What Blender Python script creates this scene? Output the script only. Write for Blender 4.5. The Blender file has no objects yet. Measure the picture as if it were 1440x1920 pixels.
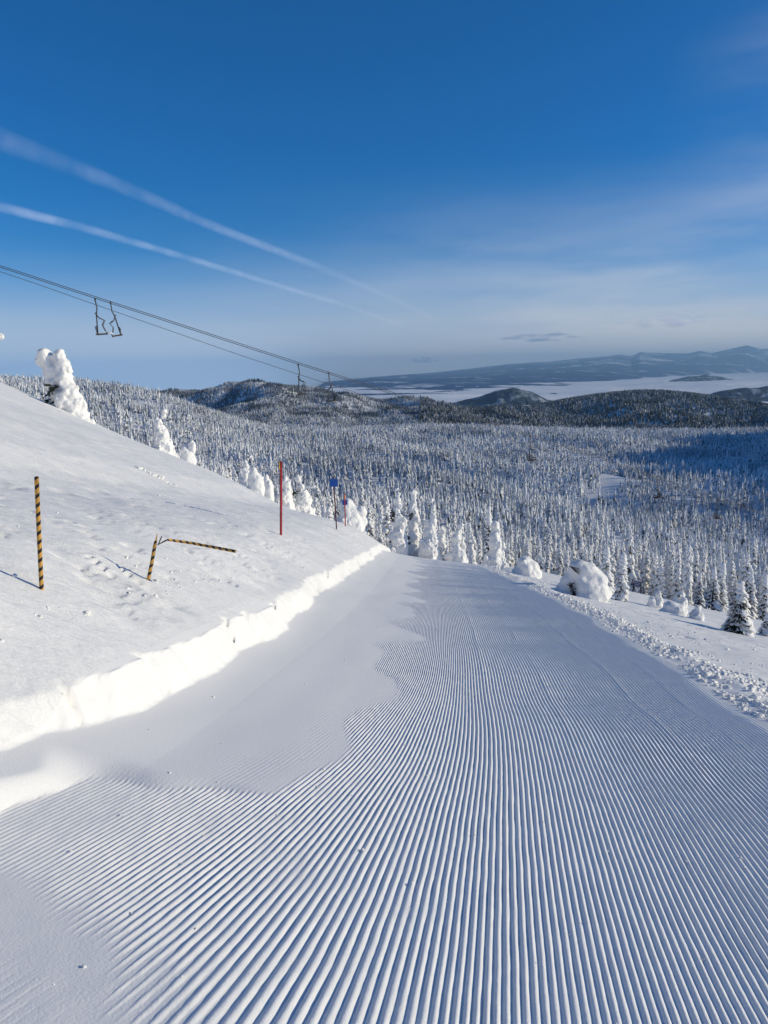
import bpy, bmesh, math, random
import numpy as np
from mathutils import Matrix, Vector

# ---------------------------------------------------------------- camera / world / sun
scene = bpy.context.scene
PITCH, ROLL, EYE, F = math.radians(10.5), math.radians(1.0), 1.6, 1400.0
cd = bpy.data.cameras.new('camera'); cam = bpy.data.objects.new('camera', cd)
scene.collection.objects.link(cam); scene.camera = cam
cd.sensor_fit = 'VERTICAL'; cd.sensor_height = 36; cd.sensor_width = 27; cd.lens = F / 1920 * 36
cd.clip_start = 0.05; cd.clip_end = 600000
cam.matrix_world = Matrix.Translation((0, 0, EYE)) @ Matrix.Rotation(math.pi/2 - PITCH, 4, 'X') @ Matrix.Rotation(-ROLL, 4, 'Z')
scene.render.resolution_x, scene.render.resolution_y = 768, 1024

SUN_AZ, SUN_EL = math.radians(91), math.radians(18.5)      # azimuth clockwise from +Y (the view direction)
sd = Vector((math.sin(SUN_AZ)*math.cos(SUN_EL), math.cos(SUN_AZ)*math.cos(SUN_EL), math.sin(SUN_EL)))
sl = bpy.data.lights.new('sun', 'SUN'); so = bpy.data.objects.new('sun', sl); scene.collection.objects.link(so)
sl.energy = 3.3; sl.angle = math.radians(0.6); sl.color = (1.0, 0.895, 0.66)
so.rotation_euler = sd.to_track_quat('Z', 'Y').to_euler(); so.location = (60, -20, 40)

world = bpy.data.worlds.new('World'); scene.world = world; world.use_nodes = True
wn, wl = world.node_tree.nodes, world.node_tree.links
wn.clear()
w_out = wn.new('ShaderNodeOutputWorld'); w_bg = wn.new('ShaderNodeBackground')
sky = wn.new('ShaderNodeTexSky'); sky.sky_type = 'NISHITA'; sky.sun_disc = False
sky.sun_elevation = SUN_EL; sky.sun_rotation = SUN_AZ; sky.altitude = 1500; sky.air_density = 1.0
sky.dust_density = 0.3; sky.ozone_density = 3.0
hs = wn.new('ShaderNodeHueSaturation'); hs.inputs['Saturation'].default_value = 1.65; hs.inputs['Value'].default_value = 1.0
tint = wn.new('ShaderNodeMix'); tint.data_type = 'RGBA'; tint.blend_type = 'MULTIPLY'; tint.inputs[0].default_value = 1
wl.new(sky.outputs[0], tint.inputs[6]); tint.inputs[7].default_value = (.98, .945, 1.05, 1); wl.new(tint.outputs[2], hs.inputs['Color'])
# thin high cirrus veil (a property of the sky by direction: low and to the right)
tc = wn.new('ShaderNodeTexCoord')
def wmath(op, a, b=None, clamp=False):
    n = wn.new('ShaderNodeMath'); n.operation = op; n.use_clamp = clamp
    for i, v in enumerate((a, b)):
        if v is None: continue
        if isinstance(v, (int, float)): n.inputs[i].default_value = v
        else: wl.new(v, n.inputs[i])
    return n.outputs[0]
def wrange(v, a, b, c, d):
    n = wn.new('ShaderNodeMapRange'); n.interpolation_type = 'SMOOTHSTEP'
    wl.new(v, n.inputs[0])
    for i, q in enumerate((a, b, c, d)): n.inputs[i+1].default_value = q
    return n.outputs[0]
sep = wn.new('ShaderNodeSeparateXYZ'); wl.new(tc.outputs['Generated'], sep.inputs[0])
mp = wn.new('ShaderNodeMapping'); mp.inputs['Scale'].default_value = (1.1, 1.1, 7.0); mp.inputs['Rotation'].default_value = (0, math.radians(9), 0)
wl.new(tc.outputs['Generated'], mp.inputs[0])
nz = wn.new('ShaderNodeTexNoise'); nz.inputs['Scale'].default_value = 2.2; nz.inputs['Detail'].default_value = 6; nz.inputs['Roughness'].default_value = 0.55
wl.new(mp.outputs[0], nz.inputs['Vector'])
band = wrange(sep.outputs[2], 0.26, 0.03, 0.0, 1.0)
side = wrange(sep.outputs[0], -0.35, 0.5, 0.12, 1.0)
nn = wrange(nz.outputs[0], 0.32, 0.68, 0.25, 1.0)
low = wrange(sep.outputs[2], 0.10, 0.0, 0.0, 0.35)
veil = wmath('MULTIPLY', wmath('MULTIPLY', band, side), nn)
# a faint tall veil at the far right
hi = wmath('MULTIPLY', wrange(sep.outputs[0], 0.30, 0.52, 0.0, 0.20), wrange(nz.outputs[0], 0.4, 0.75, 0.1, 1.0))
fac = wmath('MINIMUM', wmath('ADD', wmath('ADD', wmath('MULTIPLY', veil, 0.75), low), hi), 0.8)
mixw = wn.new('ShaderNodeMix'); mixw.data_type = 'RGBA'
wl.new(fac, mixw.inputs[0]); hz = wn.new('ShaderNodeMix'); hz.data_type = 'RGBA'; wl.new(wrange(sep.outputs[2], 0.17, -0.01, 0.0, 0.9), hz.inputs[0])
wl.new(hs.outputs[0], hz.inputs[6]); hz.inputs[7].default_value = (4.3, 5.3, 7.3, 1); wl.new(hz.outputs[2], mixw.inputs[6]); mixw.inputs[7].default_value = (7.8, 7.7, 7.6, 1)
wl.new(mixw.outputs[2], w_bg.inputs['Color']); w_bg.inputs['Strength'].default_value = 0.098
wl.new(w_bg.outputs[0], w_out.inputs[0])
scene.view_settings.view_transform = 'Standard'; scene.view_settings.look = 'None'
scene.view_settings.exposure = 0.12; scene.view_settings.gamma = 1
scene.cycles.transparent_max_bounces = 24; scene.cycles.max_bounces = 6

# ---------------------------------------------------------------- helpers
rng = np.random.default_rng(7); random.seed(7)
def tag(o, label=None, cat=None, group=None, kind=None):
    if label: o['label'] = label
    if cat: o['category'] = cat
    if group: o['group'] = group
    if kind: o['kind'] = kind
    return o
def link(o, parent=None):
    scene.collection.objects.link(o)
    if parent: o.parent = parent
    return o
def empty(name, loc, rot=(0, 0, 0)):
    o = bpy.data.objects.new(name, None); o.empty_display_size = 0.2
    o.location = loc; o.rotation_euler = rot; return link(o)
def np_mesh(name, V, Fc, mats, smooth=True, mi=None, nside=None):
    """V (n,3), Fc (m,k) array of equal-sided faces"""
    me = bpy.data.meshes.new(name); k = Fc.shape[1]
    me.vertices.add(len(V)); me.vertices.foreach_set('co', np.ascontiguousarray(V, np.float32).ravel())
    me.loops.add(Fc.size); me.loops.foreach_set('vertex_index', np.ascontiguousarray(Fc, np.int32).ravel())
    me.polygons.add(len(Fc)); me.polygons.foreach_set('loop_start', np.arange(0, Fc.size, k, dtype=np.int32))
    me.polygons.foreach_set('loop_total', np.full(len(Fc), k, np.int32))
    if mi is not None: me.polygons.foreach_set('material_index', np.ascontiguousarray(mi, np.int32))
    me.polygons.foreach_set('use_smooth', np.full(len(Fc), smooth, bool))
    for m in mats: me.materials.append(m)
    me.update(calc_edges=True); me.validate()
    return me
def bm_obj(name, bm, mats, parent=None, smooth=True):
    me = bpy.data.meshes.new(name); bm.to_mesh(me); bm.free()
    for p in me.polygons: p.use_smooth = smooth
    for m in (mats if isinstance(mats, list) else [mats]): me.materials.append(m)
    return link(bpy.data.objects.new(name, me), parent)
def sst(a, b, x):
    t = np.clip((np.asarray(x, float)-a)/(b-a), 0, 1); return t*t*(3-2*t)
_G = rng.normal(size=(256, 256, 2)); _G /= np.linalg.norm(_G, axis=2, keepdims=True)
def pn(x, y):
    """gradient noise about -0.7..0.7"""
    x = np.asarray(x, float); y = np.asarray(y, float)
    xi = np.floor(x).astype(int); yi = np.floor(y).astype(int); fx = x-xi; fy = y-yi
    def g(i, j):
        v = _G[(xi+i) & 255, (yi+j) & 255]; return v[..., 0]*(fx-i)+v[..., 1]*(fy-j)
    ux = fx*fx*fx*(fx*(fx*6-15)+10); uy = fy*fy*fy*(fy*(fy*6-15)+10)
    a = g(0, 0)*(1-ux)+g(1, 0)*ux; b = g(0, 1)*(1-ux)+g(1, 1)*ux
    return a*(1-uy)+b*uy
def fbm(x, y, o=4, r=0.5):
    s = 0; a = 1.0
    for i in range(o):
        s = s+a*pn(x*2**i+17.3*i, y*2**i-9.1*i); a *= r
    return s
def ray(px, py):
    """world direction of a photograph pixel (1440x1920), scaled so that y = 1"""
    a, b = (px-720)/F, -(py-960)/F
    a2 = a*math.cos(ROLL)+b*math.sin(ROLL); b2 = -a*math.sin(ROLL)+b*math.cos(ROLL)
    fy = math.cos(PITCH)+b2*math.sin(PITCH); uz = b2*math.cos(PITCH)-math.sin(PITCH)
    return a2/fy, uz/fy
def at(px, py, y):
    X, Z = ray(px, py); return Vector((X*y, y, EYE+Z*y))

# ---------------------------------------------------------------- terrain functions
_yy = np.arange(-40, 400, 0.05)
_s = 0.212+0*_yy
_zp = -np.cumsum(_s)*0.05; _zp -= np.interp(0, _yy, _zp)
def zp(y): return np.interp(y, _yy, _zp)
_d = np.interp(_yy, [-40, 0, 4, 6, 10, 20, 42, 60, 400], [.165, .165, .165, .115, .078, .052, .045, -.02, -.02])
_xc = np.cumsum(_d)*0.05; _xc += -0.30-np.interp(0, _yy, _xc)
def xc(y): return np.interp(y, _yy, _xc)
HW = 2.56
# screen rows of the bare ground, authored by column (photo px) and distance, turned into tangents below the eye
COLS = [-700, -200, 0, 170, 340, 500, 640, 750, 900, 1050, 1200, 1320, 1440, 1600, 1800, 2300]
DS = [60, 80, 110, 160, 230, 330, 480, 700, 1000, 1400, 2000, 2800, 3800, 5000, 6500, 9000]
R = {
 -700: [740, 745, 760, 770, 765, 745, 720, 700, 690, 690, 700, 720, 720, 720, 730, 745],
 -200: [735, 750, 770, 785, 785, 765, 740, 715, 700, 705, 730, 740, 740, 740, 745, 750],
 0:    [725, 750, 780, 800, 800, 780, 750, 727, 710, 716, 745, 750, 750, 750, 750, 755],
 170:  [800, 820, 850, 862, 855, 832, 795, 757, 724, 722, 750, 760, 755, 755, 755, 760],
 340:  [880, 900, 930, 930, 905, 875, 838, 795, 764, 754, 800, 800, 742, 745, 755, 760],
 500:  [950, 985, 1000, 985, 950, 910, 872, 838, 812, 808, 818, 795, 718, 735, 755, 760],
 640:  [1010, 1040, 1040, 1015, 972, 928, 888, 852, 826, 815, 818, 800, 727, 742, 755, 760],
 750:  [1040, 1060, 1055, 1025, 980, 935, 892, 850, 818, 799, 812, 800, 752, 760, 760, 760],
 900:  [1080, 1095, 1080, 1050, 1000, 950, 902, 857, 822, 802, 814, 805, 776, 790, 785, 780],
 1050: [1120, 1120, 1105, 1075, 1022, 967, 914, 866, 830, 808, 816, 812, 803, 745, 765, 770],
 1200: [1150, 1140, 1125, 1095, 1042, 984, 927, 874, 834, 810, 816, 815, 805, 722, 752, 765],
 1320: [1160, 1150, 1135, 1105, 1052, 992, 933, 879, 837, 810, 816, 812, 800, 738, 752, 765],
 1440: [1170, 1165, 1148, 1115, 1060, 1000, 938, 882, 838, 808, 816, 812, 795, 764, 765, 768],
 1600: [1210, 1190, 1160, 1120, 1060, 1000, 920, 825, 770, 790, 816, 812, 795, 780, 765, 765],  # last three columns: unseen ridge added off frame right to shade the forest
 1800: [1240, 1210, 1170, 1120, 1040, 900, 770, 670, 640, 735, 800, 812, 795, 780, 765, 765],
 2300: [1280, 1230, 1170, 1110, 1000, 830, 650, 560, 520, 650, 760, 800, 795, 780, 765, 765],
}
_U = np.array([ray(c, 850)[0] for c in COLS])
_T = np.array([[-ray(c, r)[1] for r in R[c]] for c in COLS]).T          # (distance, column)
_lg = np.log(np.array(DS, float)); _gl = np.linspace(_lg[0], _lg[-1], 420); _gu = np.linspace(_U[0], _U[-1], 520)
_t1 = np.array([np.interp(_gl, _lg, _T[:, j]) for j in range(len(COLS))]).T
_t2 = np.array([np.interp(_gu, _U, _t1[i]) for i in range(len(_gl))])
def blur(a, n, ax):
    k = np.exp(-0.5*(np.arange(-3*n, 3*n+1)/n)**2); k /= k.sum()
    p = [(0, 0), (0, 0)]; p[ax] = (3*n, 3*n); b = np.pad(a, p, mode='edge')
    return np.apply_along_axis(lambda v: np.convolve(v, k, 'valid'), ax, b)
_t2 = blur(blur(_t2, 6, 0), 7, 1)
def far_z(x, y):
    yy = np.maximum(y, 60.0); i = (np.log(yy)-_gl[0])/(_gl[1]-_gl[0]); j = (x/yy-_gu[0])/(_gu[1]-_gu[0])
    i = np.clip(i, 0, len(_gl)-1.001); j = np.clip(j, 0, len(_gu)-1.001)
    i0 = i.astype(int); j0 = j.astype(int); fi = i-i0; fj = j-j0
    t = (_t2[i0, j0]*(1-fi)*(1-fj)+_t2[i0+1, j0]*fi*(1-fj)+_t2[i0, j0+1]*(1-fi)*fj+_t2[i0+1, j0+1]*fi*fj)
    z = EYE-t*y
    # relief of its own, larger the farther out
    z = z+sst(90, 260, y)*3.0*fbm(x/70, y/70, 3)+sst(180, 420, y)*sst(1350, 900, y)*(25*pn((y+.85*x)/150+3, (x-y)/420)+6*pn((y+.7*x)/60, (x-y)/260))
    z = z+sst(.60, .85, x/yy)*sst(300, 600, y)*70*fbm(x/150+8, y/150, 3)+sst(2300, 3300, y)*sst(5200, 4200, y)*115*(fbm(x/640+3, y/640, 4)-.05)  # first term roughens the added off-frame ridge, breaking up its shadow edge
    return z
def edge_noise(y):
    return 0.30*sst(10, 4, y)*0-0.26*sst(3.6, 5.2, y)*sst(13, 8, y)-0.05+0.13*fbm(y*0.55, y*0+3.3, 3)+0.05*pn(y*3.1, y*0+8)
def near_z(x, y, fine=True):
    x = np.asarray(x, float); y = np.asarray(y, float)
    c = 0.045+0.10*sst(10, 42, y)
    u = x-xc(y)
    base = zp(y)-c*np.clip(u, -HW-1, HW)+.015*np.clip(HW*2-1.9-(u+HW), 0, 3.2)**2
    am = sst(2, 5, y)
    und = am*(0.013*np.sin(y*2.35+0.35*u+.4+2.6*pn(y*.27, u*.2))+0.030*pn(y*.85+3, u*.22+2)+0.010*np.sin(y*1.5+1.9-0.2*u)+0.03*pn(u*.35+5, y*.3))
    und = und+0.014*pn(u*.7, y*.15)
    t = u+HW                                    # from the foot of the bank on the left
    t2 = u-HW
    # left drift burying the corduroy
    drift = 0.128-0.073*t+.012*pn(u*.5, y*1.2)
    drift = np.where(t < 0.8, drift+0.05*(0.8-t), drift)
    drift = drift+0.022*pn(u*.8+2, y*.45)+0.010*pn(u*2.2, y*1.1)
    lip = sst(3.95, 3.4, y+0.10*(u+1.1)+0.16*pn(x*1.8, y*1.2))*sst(0.30, 0.62, t+0.18*pn(y*2.6, x))
    drift = drift-0.26*lip
    drift = drift-0.25*sst(34, 42, y)
    patch = 0.036*np.exp(-(((x+1.75)/1.15)**2+((y-1.45)/1.05)**2))-0.012+0.008*pn(x*1.5, y*1.5)+0.002*pn(x*9, y*9)
    patch = np.where(y < 3.6, patch, -1)
    drift = np.maximum(drift, patch)
    # corduroy combed along the run
    per = 0.0325
    wob = 0.010*pn(u*.8, y*.5)+0.0022*pn(u*5, y*4.0)
    sh = -0.19*np.clip(y-4.4, -4, 3)*sst(.2, -1.5, u)
    ph = (u+sh+wob)/per
    cr = 0.5+0.5*np.cos(2*np.pi*ph)
    lane = 1+0.35*pn(u*1.9+9, y*.05)
    fade = 1-0.6*sst(20, 38, y)
    weak = 1-0.55*sst(1.5, .8, t)*sst(4.6, 3.6, y)
    cord = 0.0132*(1+.5*pn(x*6, y*5)+.35*pn(x*21, y*3.0))*(cr**0.62-0.6)*lane*fade*weak
    # seam ridges left between groomer passes
    for s0, a in ((1.62, .016), (2.1, .009), (.85, .008), (0.25, .006)):
        cord = cord+a*np.exp(-((u-s0-0.03*pn(y*.3, u*0+s0))/0.028)**2)*(0.6+0.8*pn(y*1.3, u*0+s0*3))*sst(4, 7, y)
    groom = und+cord*sst(0.0, .25, HW-u)
    if fine:
        groom = groom+0.0016*pn(x*34, y*34)*am+0.0022*pn(x*22, y*19)
    k = 90.0
    piste = np.log(np.exp(k*np.clip(groom, -1, 1))+np.exp(k*np.clip(drift, -1, 1)))/k
    # softmax keeps the comb crisp close to max
    m = np.maximum(groom, drift); piste = m+np.minimum(piste-m, 0.0025)
    h = base+piste
    # bank
    tt = -(t+edge_noise(y))
    hb = 0.39-0.10*sst(5.2, 4.0, y)
    w0 = 0.13+0.06*pn(y*.8, y*0+1)
    tj = tt+0.045*pn(x*2.6, y*3)+0.024*pn(x*8, y*8)+0.010*pn(x*19, y*19)-0.07*sst(.035, 0, np.abs(pn(y*.75+7, x*.5+y*.2)))
    f = np.clip((tj+0.03)/(w0+.03), 0, 1); f = np.where(f < .25, f*f*2, f-.125)/.875
    up = np.maximum(tt-w0, 0)
    hill = hb*f-0.10*f+0.418*up-0.04*(1-np.exp(-up/1.2))
    hn = sst(0.0, 1.6, up)
    a1 = x*0.98-y*0.2; a2 = x*0.2+y*0.98                     # wind direction
    hill = hill-0.75*sst(1.2, 5.5, up)+0.40*sst(13, 24, up)
    hill = hill+hn*(0.10*pn(x*.22, y*.22)+0.07*fbm(a1*.35, a2*1.1, 3)+sst(0.0, 0.4, pn(a1*.45+4, a2*.9))*0.055*pn(a1*2.0, a2*7)+0.012*np.abs(pn(a1*3, a2*11)))
    hill = hill+sst(20, 60, up)*0.4*fbm(x*.12, y*.12, 3)
    cr2 = np.abs(pn(a1*1.1+20, a2*2.8)); pit = sst(0.05, 0.0, cr2)*sst(0.05, .3, pn(x*.8+7, y*.8))*sst(26, 6, y)
    fk = sst(.20, .34, pn(a1*1.7+11, a2*6.5))*sst(-.1, .35, pn(x*.5+31, y*.5))*sst(20, 8, y)
    hill = hill-0.085*fk*sst(.15, .6, up)
    n1 = pn(a1*.9+2, a2*3.2)*5+pn(a1*3.1, a2*8)*.9; te = np.floor(n1)+sst(.42, .58, n1-np.floor(n1))
    hill = hill+0.028*te*sst(.1, .5, up)*sst(-.25, .35, pn(x*.33+13, y*.33))*(.4+.6*sst(16, 6, y))
    n2 = pn(a1*3.3+7, a2*5.5+1); hill = hill-0.03*sst(.24, .30, n2)*sst(.0, .3, pn(x*.7+3, y*.7+9))*sst(.2, .6, up)*sst(30, 12, y)
    hill = hill-0.075*pit*sst(.3, 1.2, up)
    h = h+np.where(tt > -0.2, hill, 0)
    # windrow and hillside on the right
    q = np.maximum(t2, 0)
    qn = t2+0.13*fbm(y*.8, y*0+6, 3)
    wr = 0.085*np.exp(-((qn-0.40)/0.27)**2)
    wr = wr*(0.75+0.7*np.abs(pn(x*2.1, y*2.1)))+sst(-.1, .3, qn)*sst(2.6, .5, qn)*0.05*np.maximum(pn(x*5.2, y*5.2), 0)
    rg = wr-0.246*q
    rg = rg+sst(.5, 3, q)*(0.10*pn(x*.25+40, y*.25)+0.05*fbm(a1*.7, a2*1.6, 4)+0.022*pn(a1*2.6, a2*7)-0.05*sst(.25, .33, pn(a1*3.0+5, a2*5))*sst(-.1, .3, pn(x*.4, y*.4+8)))
    h = h+np.where(t2 > -0.3, np.where(t2 > 0, rg, wr*1.0), 0)
    return h
def crest(x, y):
    t2 = x-xc(np.minimum(y, 43))-HW
    t = x-xc(np.minimum(y, 43))+HW
    return 43+22*sst(1, 6, t2)+45*sst(5, 17, t2)+4*sst(-3, -20, t)
def ground(x, y, fine=True):
    x = np.asarray(x, float); y = np.asarray(y, float)
    yc = crest(x, y); w = sst(yc-2, yc+20, y)
    zn = near_z(x, y, fine); zn = zn-0.010*np.maximum(y-yc+6, 0)**1.6
    return zn*(1-w)+far_z(x, y)*w
def g1(x, y): return float(ground(np.array([x]), np.array([y]), False)[0])
def hit(px, py, y0=1.5, y1=2000):
    X, Z = ray(px, py); ys = np.geomspace(y0, y1, 6000)
    d = EYE+Z*ys-ground(X*ys, ys, False); k = np.argmax(d < 0)
    return Vector((X*ys[k], ys[k], g1(X*ys[k], ys[k])))

# ---------------------------------------------------------------- materials
def mat(name, col, rough=0.6, spec=0.3, **k):
    m = bpy.data.materials.new(name); m.use_nodes = True; b = m.node_tree.nodes['Principled BSDF']
    b.inputs['Base Color'].default_value = (*col, 1); b.inputs['Roughness'].default_value = rough
    b.inputs['Specular IOR Level'].default_value = spec
    if 'metal' in k: b.inputs['Metallic'].default_value = k['metal']
    return m, m.node_tree.nodes, m.node_tree.links, b
def add_noise_col(m, n, l, b, c0, c1, scale, detail=4, lo=.35, hi=.65, vec=None, mscale=None):
    t = n.new('ShaderNodeTexCoord'); nt = n.new('ShaderNodeTexNoise'); nt.inputs['Scale'].default_value = scale; nt.inputs['Detail'].default_value = detail
    src = t.outputs['Object']
    if mscale:
        mpn = n.new('ShaderNodeMapping'); mpn.inputs['Scale'].default_value = mscale; l.new(src, mpn.inputs[0]); src = mpn.outputs[0]
    l.new(src, nt.inputs['Vector'])
    cr = n.new('ShaderNodeValToRGB'); cr.color_ramp.elements[0].position = lo; cr.color_ramp.elements[1].position = hi
    cr.color_ramp.elements[0].color = (*c0, 1); cr.color_ramp.elements[1].color = (*c1, 1)
    l.new(nt.outputs[0], cr.inputs[0]); l.new(cr.outputs[0], b.inputs['Base Color']); return nt
def add_bump(n, l, b, scale, dist, strength=1.0, mscale=None, detail=5, rough=.6, prev=None):
    t = n.new('ShaderNodeTexCoord'); nt = n.new('ShaderNodeTexNoise'); nt.inputs['Scale'].default_value = scale
    nt.inputs['Detail'].default_value = detail; nt.inputs['Roughness'].default_value = rough
    src = t.outputs['Object']
    if mscale:
        mpn = n.new('ShaderNodeMapping'); mpn.inputs['Scale'].default_value = mscale[0]; mpn.inputs['Rotation'].default_value = mscale[1]
        l.new(src, mpn.inputs[0]); src = mpn.outputs[0]
    l.new(src, nt.inputs['Vector'])
    bu = n.new('ShaderNodeBump'); bu.inputs['Distance'].default_value = dist; bu.inputs['Strength'].default_value = strength
    l.new(nt.outputs[0], bu.inputs['Height'])
    if prev: l.new(prev.outputs[0], bu.inputs['Normal'])
    l.new(bu.outputs[0], b.inputs['Normal']); return bu
SN = (0.89, 0.88, 0.86)
m_piste, n, l, b = mat('groomed_snow', SN, .62, .25)
add_bump(n, l, b, 90, .004, .6, detail=3)
m_slope, n, l, b = mat('wind_packed_snow', SN, .6, .25)
add_noise_col(m_slope, n, l, b, (.83, .825, .81), (.90, .89, .87), .7)
bu = add_bump(n, l, b, 3.0, .05, .7, mscale=((.8, 3.4, 2), (0, 0, math.radians(-22))), detail=6)
add_bump(n, l, b, 40, .006, .5, prev=bu)
m_snow, n, l, b = mat('tree_snow', (.90, .89, .87), .6, .2)
bu = add_bump(n, l, b, 3.2, .10, .8, detail=6); add_bump(n, l, b, 14, .03, .6, prev=bu)
m_terr, n, l, b = mat('valley_snow', (.74, .75, .76), .7, .15)
add_bump(n, l, b, .12, .6, .6)
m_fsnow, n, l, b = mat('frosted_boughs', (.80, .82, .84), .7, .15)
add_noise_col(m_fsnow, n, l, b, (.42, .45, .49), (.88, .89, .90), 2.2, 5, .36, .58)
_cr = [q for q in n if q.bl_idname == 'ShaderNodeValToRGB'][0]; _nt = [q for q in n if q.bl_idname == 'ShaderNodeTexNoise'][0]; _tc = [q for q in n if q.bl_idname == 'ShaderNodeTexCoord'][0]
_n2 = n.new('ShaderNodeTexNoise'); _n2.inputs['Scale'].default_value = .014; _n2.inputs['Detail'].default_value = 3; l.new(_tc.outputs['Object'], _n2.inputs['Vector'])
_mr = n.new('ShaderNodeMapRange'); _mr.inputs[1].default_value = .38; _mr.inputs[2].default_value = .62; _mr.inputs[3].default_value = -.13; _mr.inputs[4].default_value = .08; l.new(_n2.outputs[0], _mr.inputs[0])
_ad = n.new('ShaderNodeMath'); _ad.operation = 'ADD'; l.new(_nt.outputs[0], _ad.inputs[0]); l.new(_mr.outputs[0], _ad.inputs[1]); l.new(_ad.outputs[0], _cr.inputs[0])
m_needle, n, l, b = mat('frosted_needles', (.09, .10, .09), .8, .1)
add_noise_col(m_needle, n, l, b, (.035, .045, .04), (.30, .33, .34), 3.0, 4, .4, .66)
m_dark, n, l, b = mat('dark_needles', (.03, .04, .03), .8, .1)
add_noise_col(m_dark, n, l, b, (.018, .026, .02), (.10, .11, .09), 9, 3, .45, .75)
m_bark, n, l, b = mat('bark', (.07, .055, .045), .9, .1)
add_noise_col(m_bark, n, l, b, (.04, .03, .025), (.14, .12, .10), 6)
m_cable, *_ = mat('steel_cable', (.05, .06, .08), .5, .4)
m_steel, n, l, b = mat('chair_steel', (.06, .065, .08), .45, .5, metal=.3)
add_noise_col(m_steel, n, l, b, (.04, .045, .055), (.10, .105, .12), 8)
m_wood, n, l, b = mat('seat_slats', (.10, .07, .05), .7, .2)
add_noise_col(m_wood, n, l, b, (.05, .04, .035), (.16, .11, .08), 5, mscale=(1, 12, 1))
m_red, n, l, b = mat('red_paint', (.42, .03, .035), .5, .35)
add_noise_col(m_red, n, l, b, (.30, .02, .025), (.48, .04, .04), 3)
m_dred, n, l, b = mat('dark_red_paint', (.09, .015, .02), .6, .3)
m_refl, *_ = mat('yellow_reflector', (.85, .50, .04), .35, .5)
m_orange, *_ = mat('orange_tape', (.75, .18, .04), .5, .3)
m_blue, n, l, b = mat('blue_sign_face', (.012, .10, .42), .5, .4)
m_navy, n, l, b = mat('navy_sign_face', (.02, .03, .12), .5, .4)
m_post, n, l, b = mat('weathered_post', (.035, .03, .035), .8, .2)
m_white, *_ = mat('white_lettering', (.7, .72, .78), .6, .3)
def stripe_mat(name, yel):
    m, n, l, b = mat(name, yel, .5, .35)
    t = n.new('ShaderNodeUVMap'); s = n.new('ShaderNodeSeparateXYZ'); l.new(t.outputs[0], s.inputs[0])
    a = n.new('ShaderNodeMath'); a.operation = 'ADD'; l.new(s.outputs[0], a.inputs[0]); l.new(s.outputs[1], a.inputs[1])
    f = n.new('ShaderNodeMath'); f.operation = 'FRACT'; l.new(a.outputs[0], f.inputs[0])
    g = n.new('ShaderNodeMath'); g.operation = 'GREATER_THAN'; l.new(f.outputs[0], g.inputs[0]); g.inputs[1].default_value = .60
    nt = n.new('ShaderNodeTexNoise'); nt.inputs['Scale'].default_value = 9
    mx0 = n.new('ShaderNodeMix'); mx0.data_type = 'RGBA'; l.new(nt.outputs[0], mx0.inputs[0])
    mx0.inputs[6].default_value = (*[c*.6 for c in yel], 1); mx0.inputs[7].default_value = (*[min(1, c*1.3) for c in yel], 1)
    mx = n.new('ShaderNodeMix'); mx.data_type = 'RGBA'; l.new(g.outputs[0], mx.inputs[0]); l.new(mx0.outputs[2], mx.inputs[6]); mx.inputs[7].default_value = (.012, .012, .014, 1)
    l.new(mx.outputs[2], b.inputs['Base Color']); return m
m_str = stripe_mat('striped_wrap', (.62, .33, .07))

# ---------------------------------------------------------------- near ground meshes
def grid_mesh(name, X, Y, Z, m):
    nr, nc = X.shape; V = np.stack([X.ravel(), Y.ravel(), Z.ravel()], 1)
    i = np.arange(nr-1)[:, None]*nc+np.arange(nc-1)[None, :]; i = i.ravel()
    Fc = np.stack([i, i+1, i+nc+1, i+nc], 1)
    return link(bpy.data.objects.new(name, np_mesh(name, V, Fc, [m])))
rows = [-14, -10, -7, -5, -3.5, -2.4, -1.5, -.8, -.2, .3, .7, 1.0, 1.25]
yv = 1.45
while yv < 134: rows.append(yv); yv += max(0.016, 0.0075*yv) if yv < 75 else 0.8
rows = np.array(rows)
UL, UR = -HW+0.12, HW-0.05
uc = np.arange(0, UR-UL+0.004, 0.0038); uc = UL+uc/uc[-1]*(UR-UL)
Yg = np.repeat(rows[:, None], len(uc), 1); Xg = xc(Yg)+uc[None, :]
def zrows(X, Y):
    out = np.empty_like(X)
    for a in range(0, len(X), 60): out[a:a+60] = ground(X[a:a+60], Y[a:a+60])
    return out
pk = rows < 52
po = grid_mesh('groomed_piste', Xg[pk], Yg[pk], zrows(Xg[pk], Yg[pk]), m_piste); tag(po, kind='structure')
# left: bank + hill; lateral steps fine at the bank and widening
st = np.concatenate([np.arange(0, 1.0, .018), 1.0+np.cumsum(0.02*1.0115**np.arange(330))])
st = np.concatenate([st, st[-1]+np.cumsum(1.5*1.08**np.arange(30))])
Yl = np.repeat(rows[:, None], len(st), 1); Xl = xc(Yl)+UL-st[None, :]
k1 = len(rows)
lo = grid_mesh('snow_slope', Xl[:, ::-1], Yl, zrows(Xl[:, ::-1], Yl), m_slope); tag(lo, kind='structure')
sr = np.concatenate([np.arange(0, 1.6, .03), 1.6+np.cumsum(0.03*1.016**np.arange(250))])
sr = np.concatenate([sr, sr[-1]+np.cumsum(1.8*1.07**np.arange(22))])
Yr = np.repeat(rows[:, None], len(sr), 1); Xr = xc(Yr)+UR+sr[None, :]
ro = grid_mesh('snow_slope', Xr, Yr, zrows(Xr, Yr), m_slope); tag(ro, kind='structure')
# strip that joins the two sides beyond the end of the run
us = np.linspace(UL, UR, 40); rb = rows[rows > 50.8]
Ys = np.repeat(rb[:, None], len(us), 1); Xs = xc(Ys)+us[None, :]
tag(grid_mesh('snow_slope', Xs, Ys, ground(Xs, Ys)-.02, m_slope), kind='structure')

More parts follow.
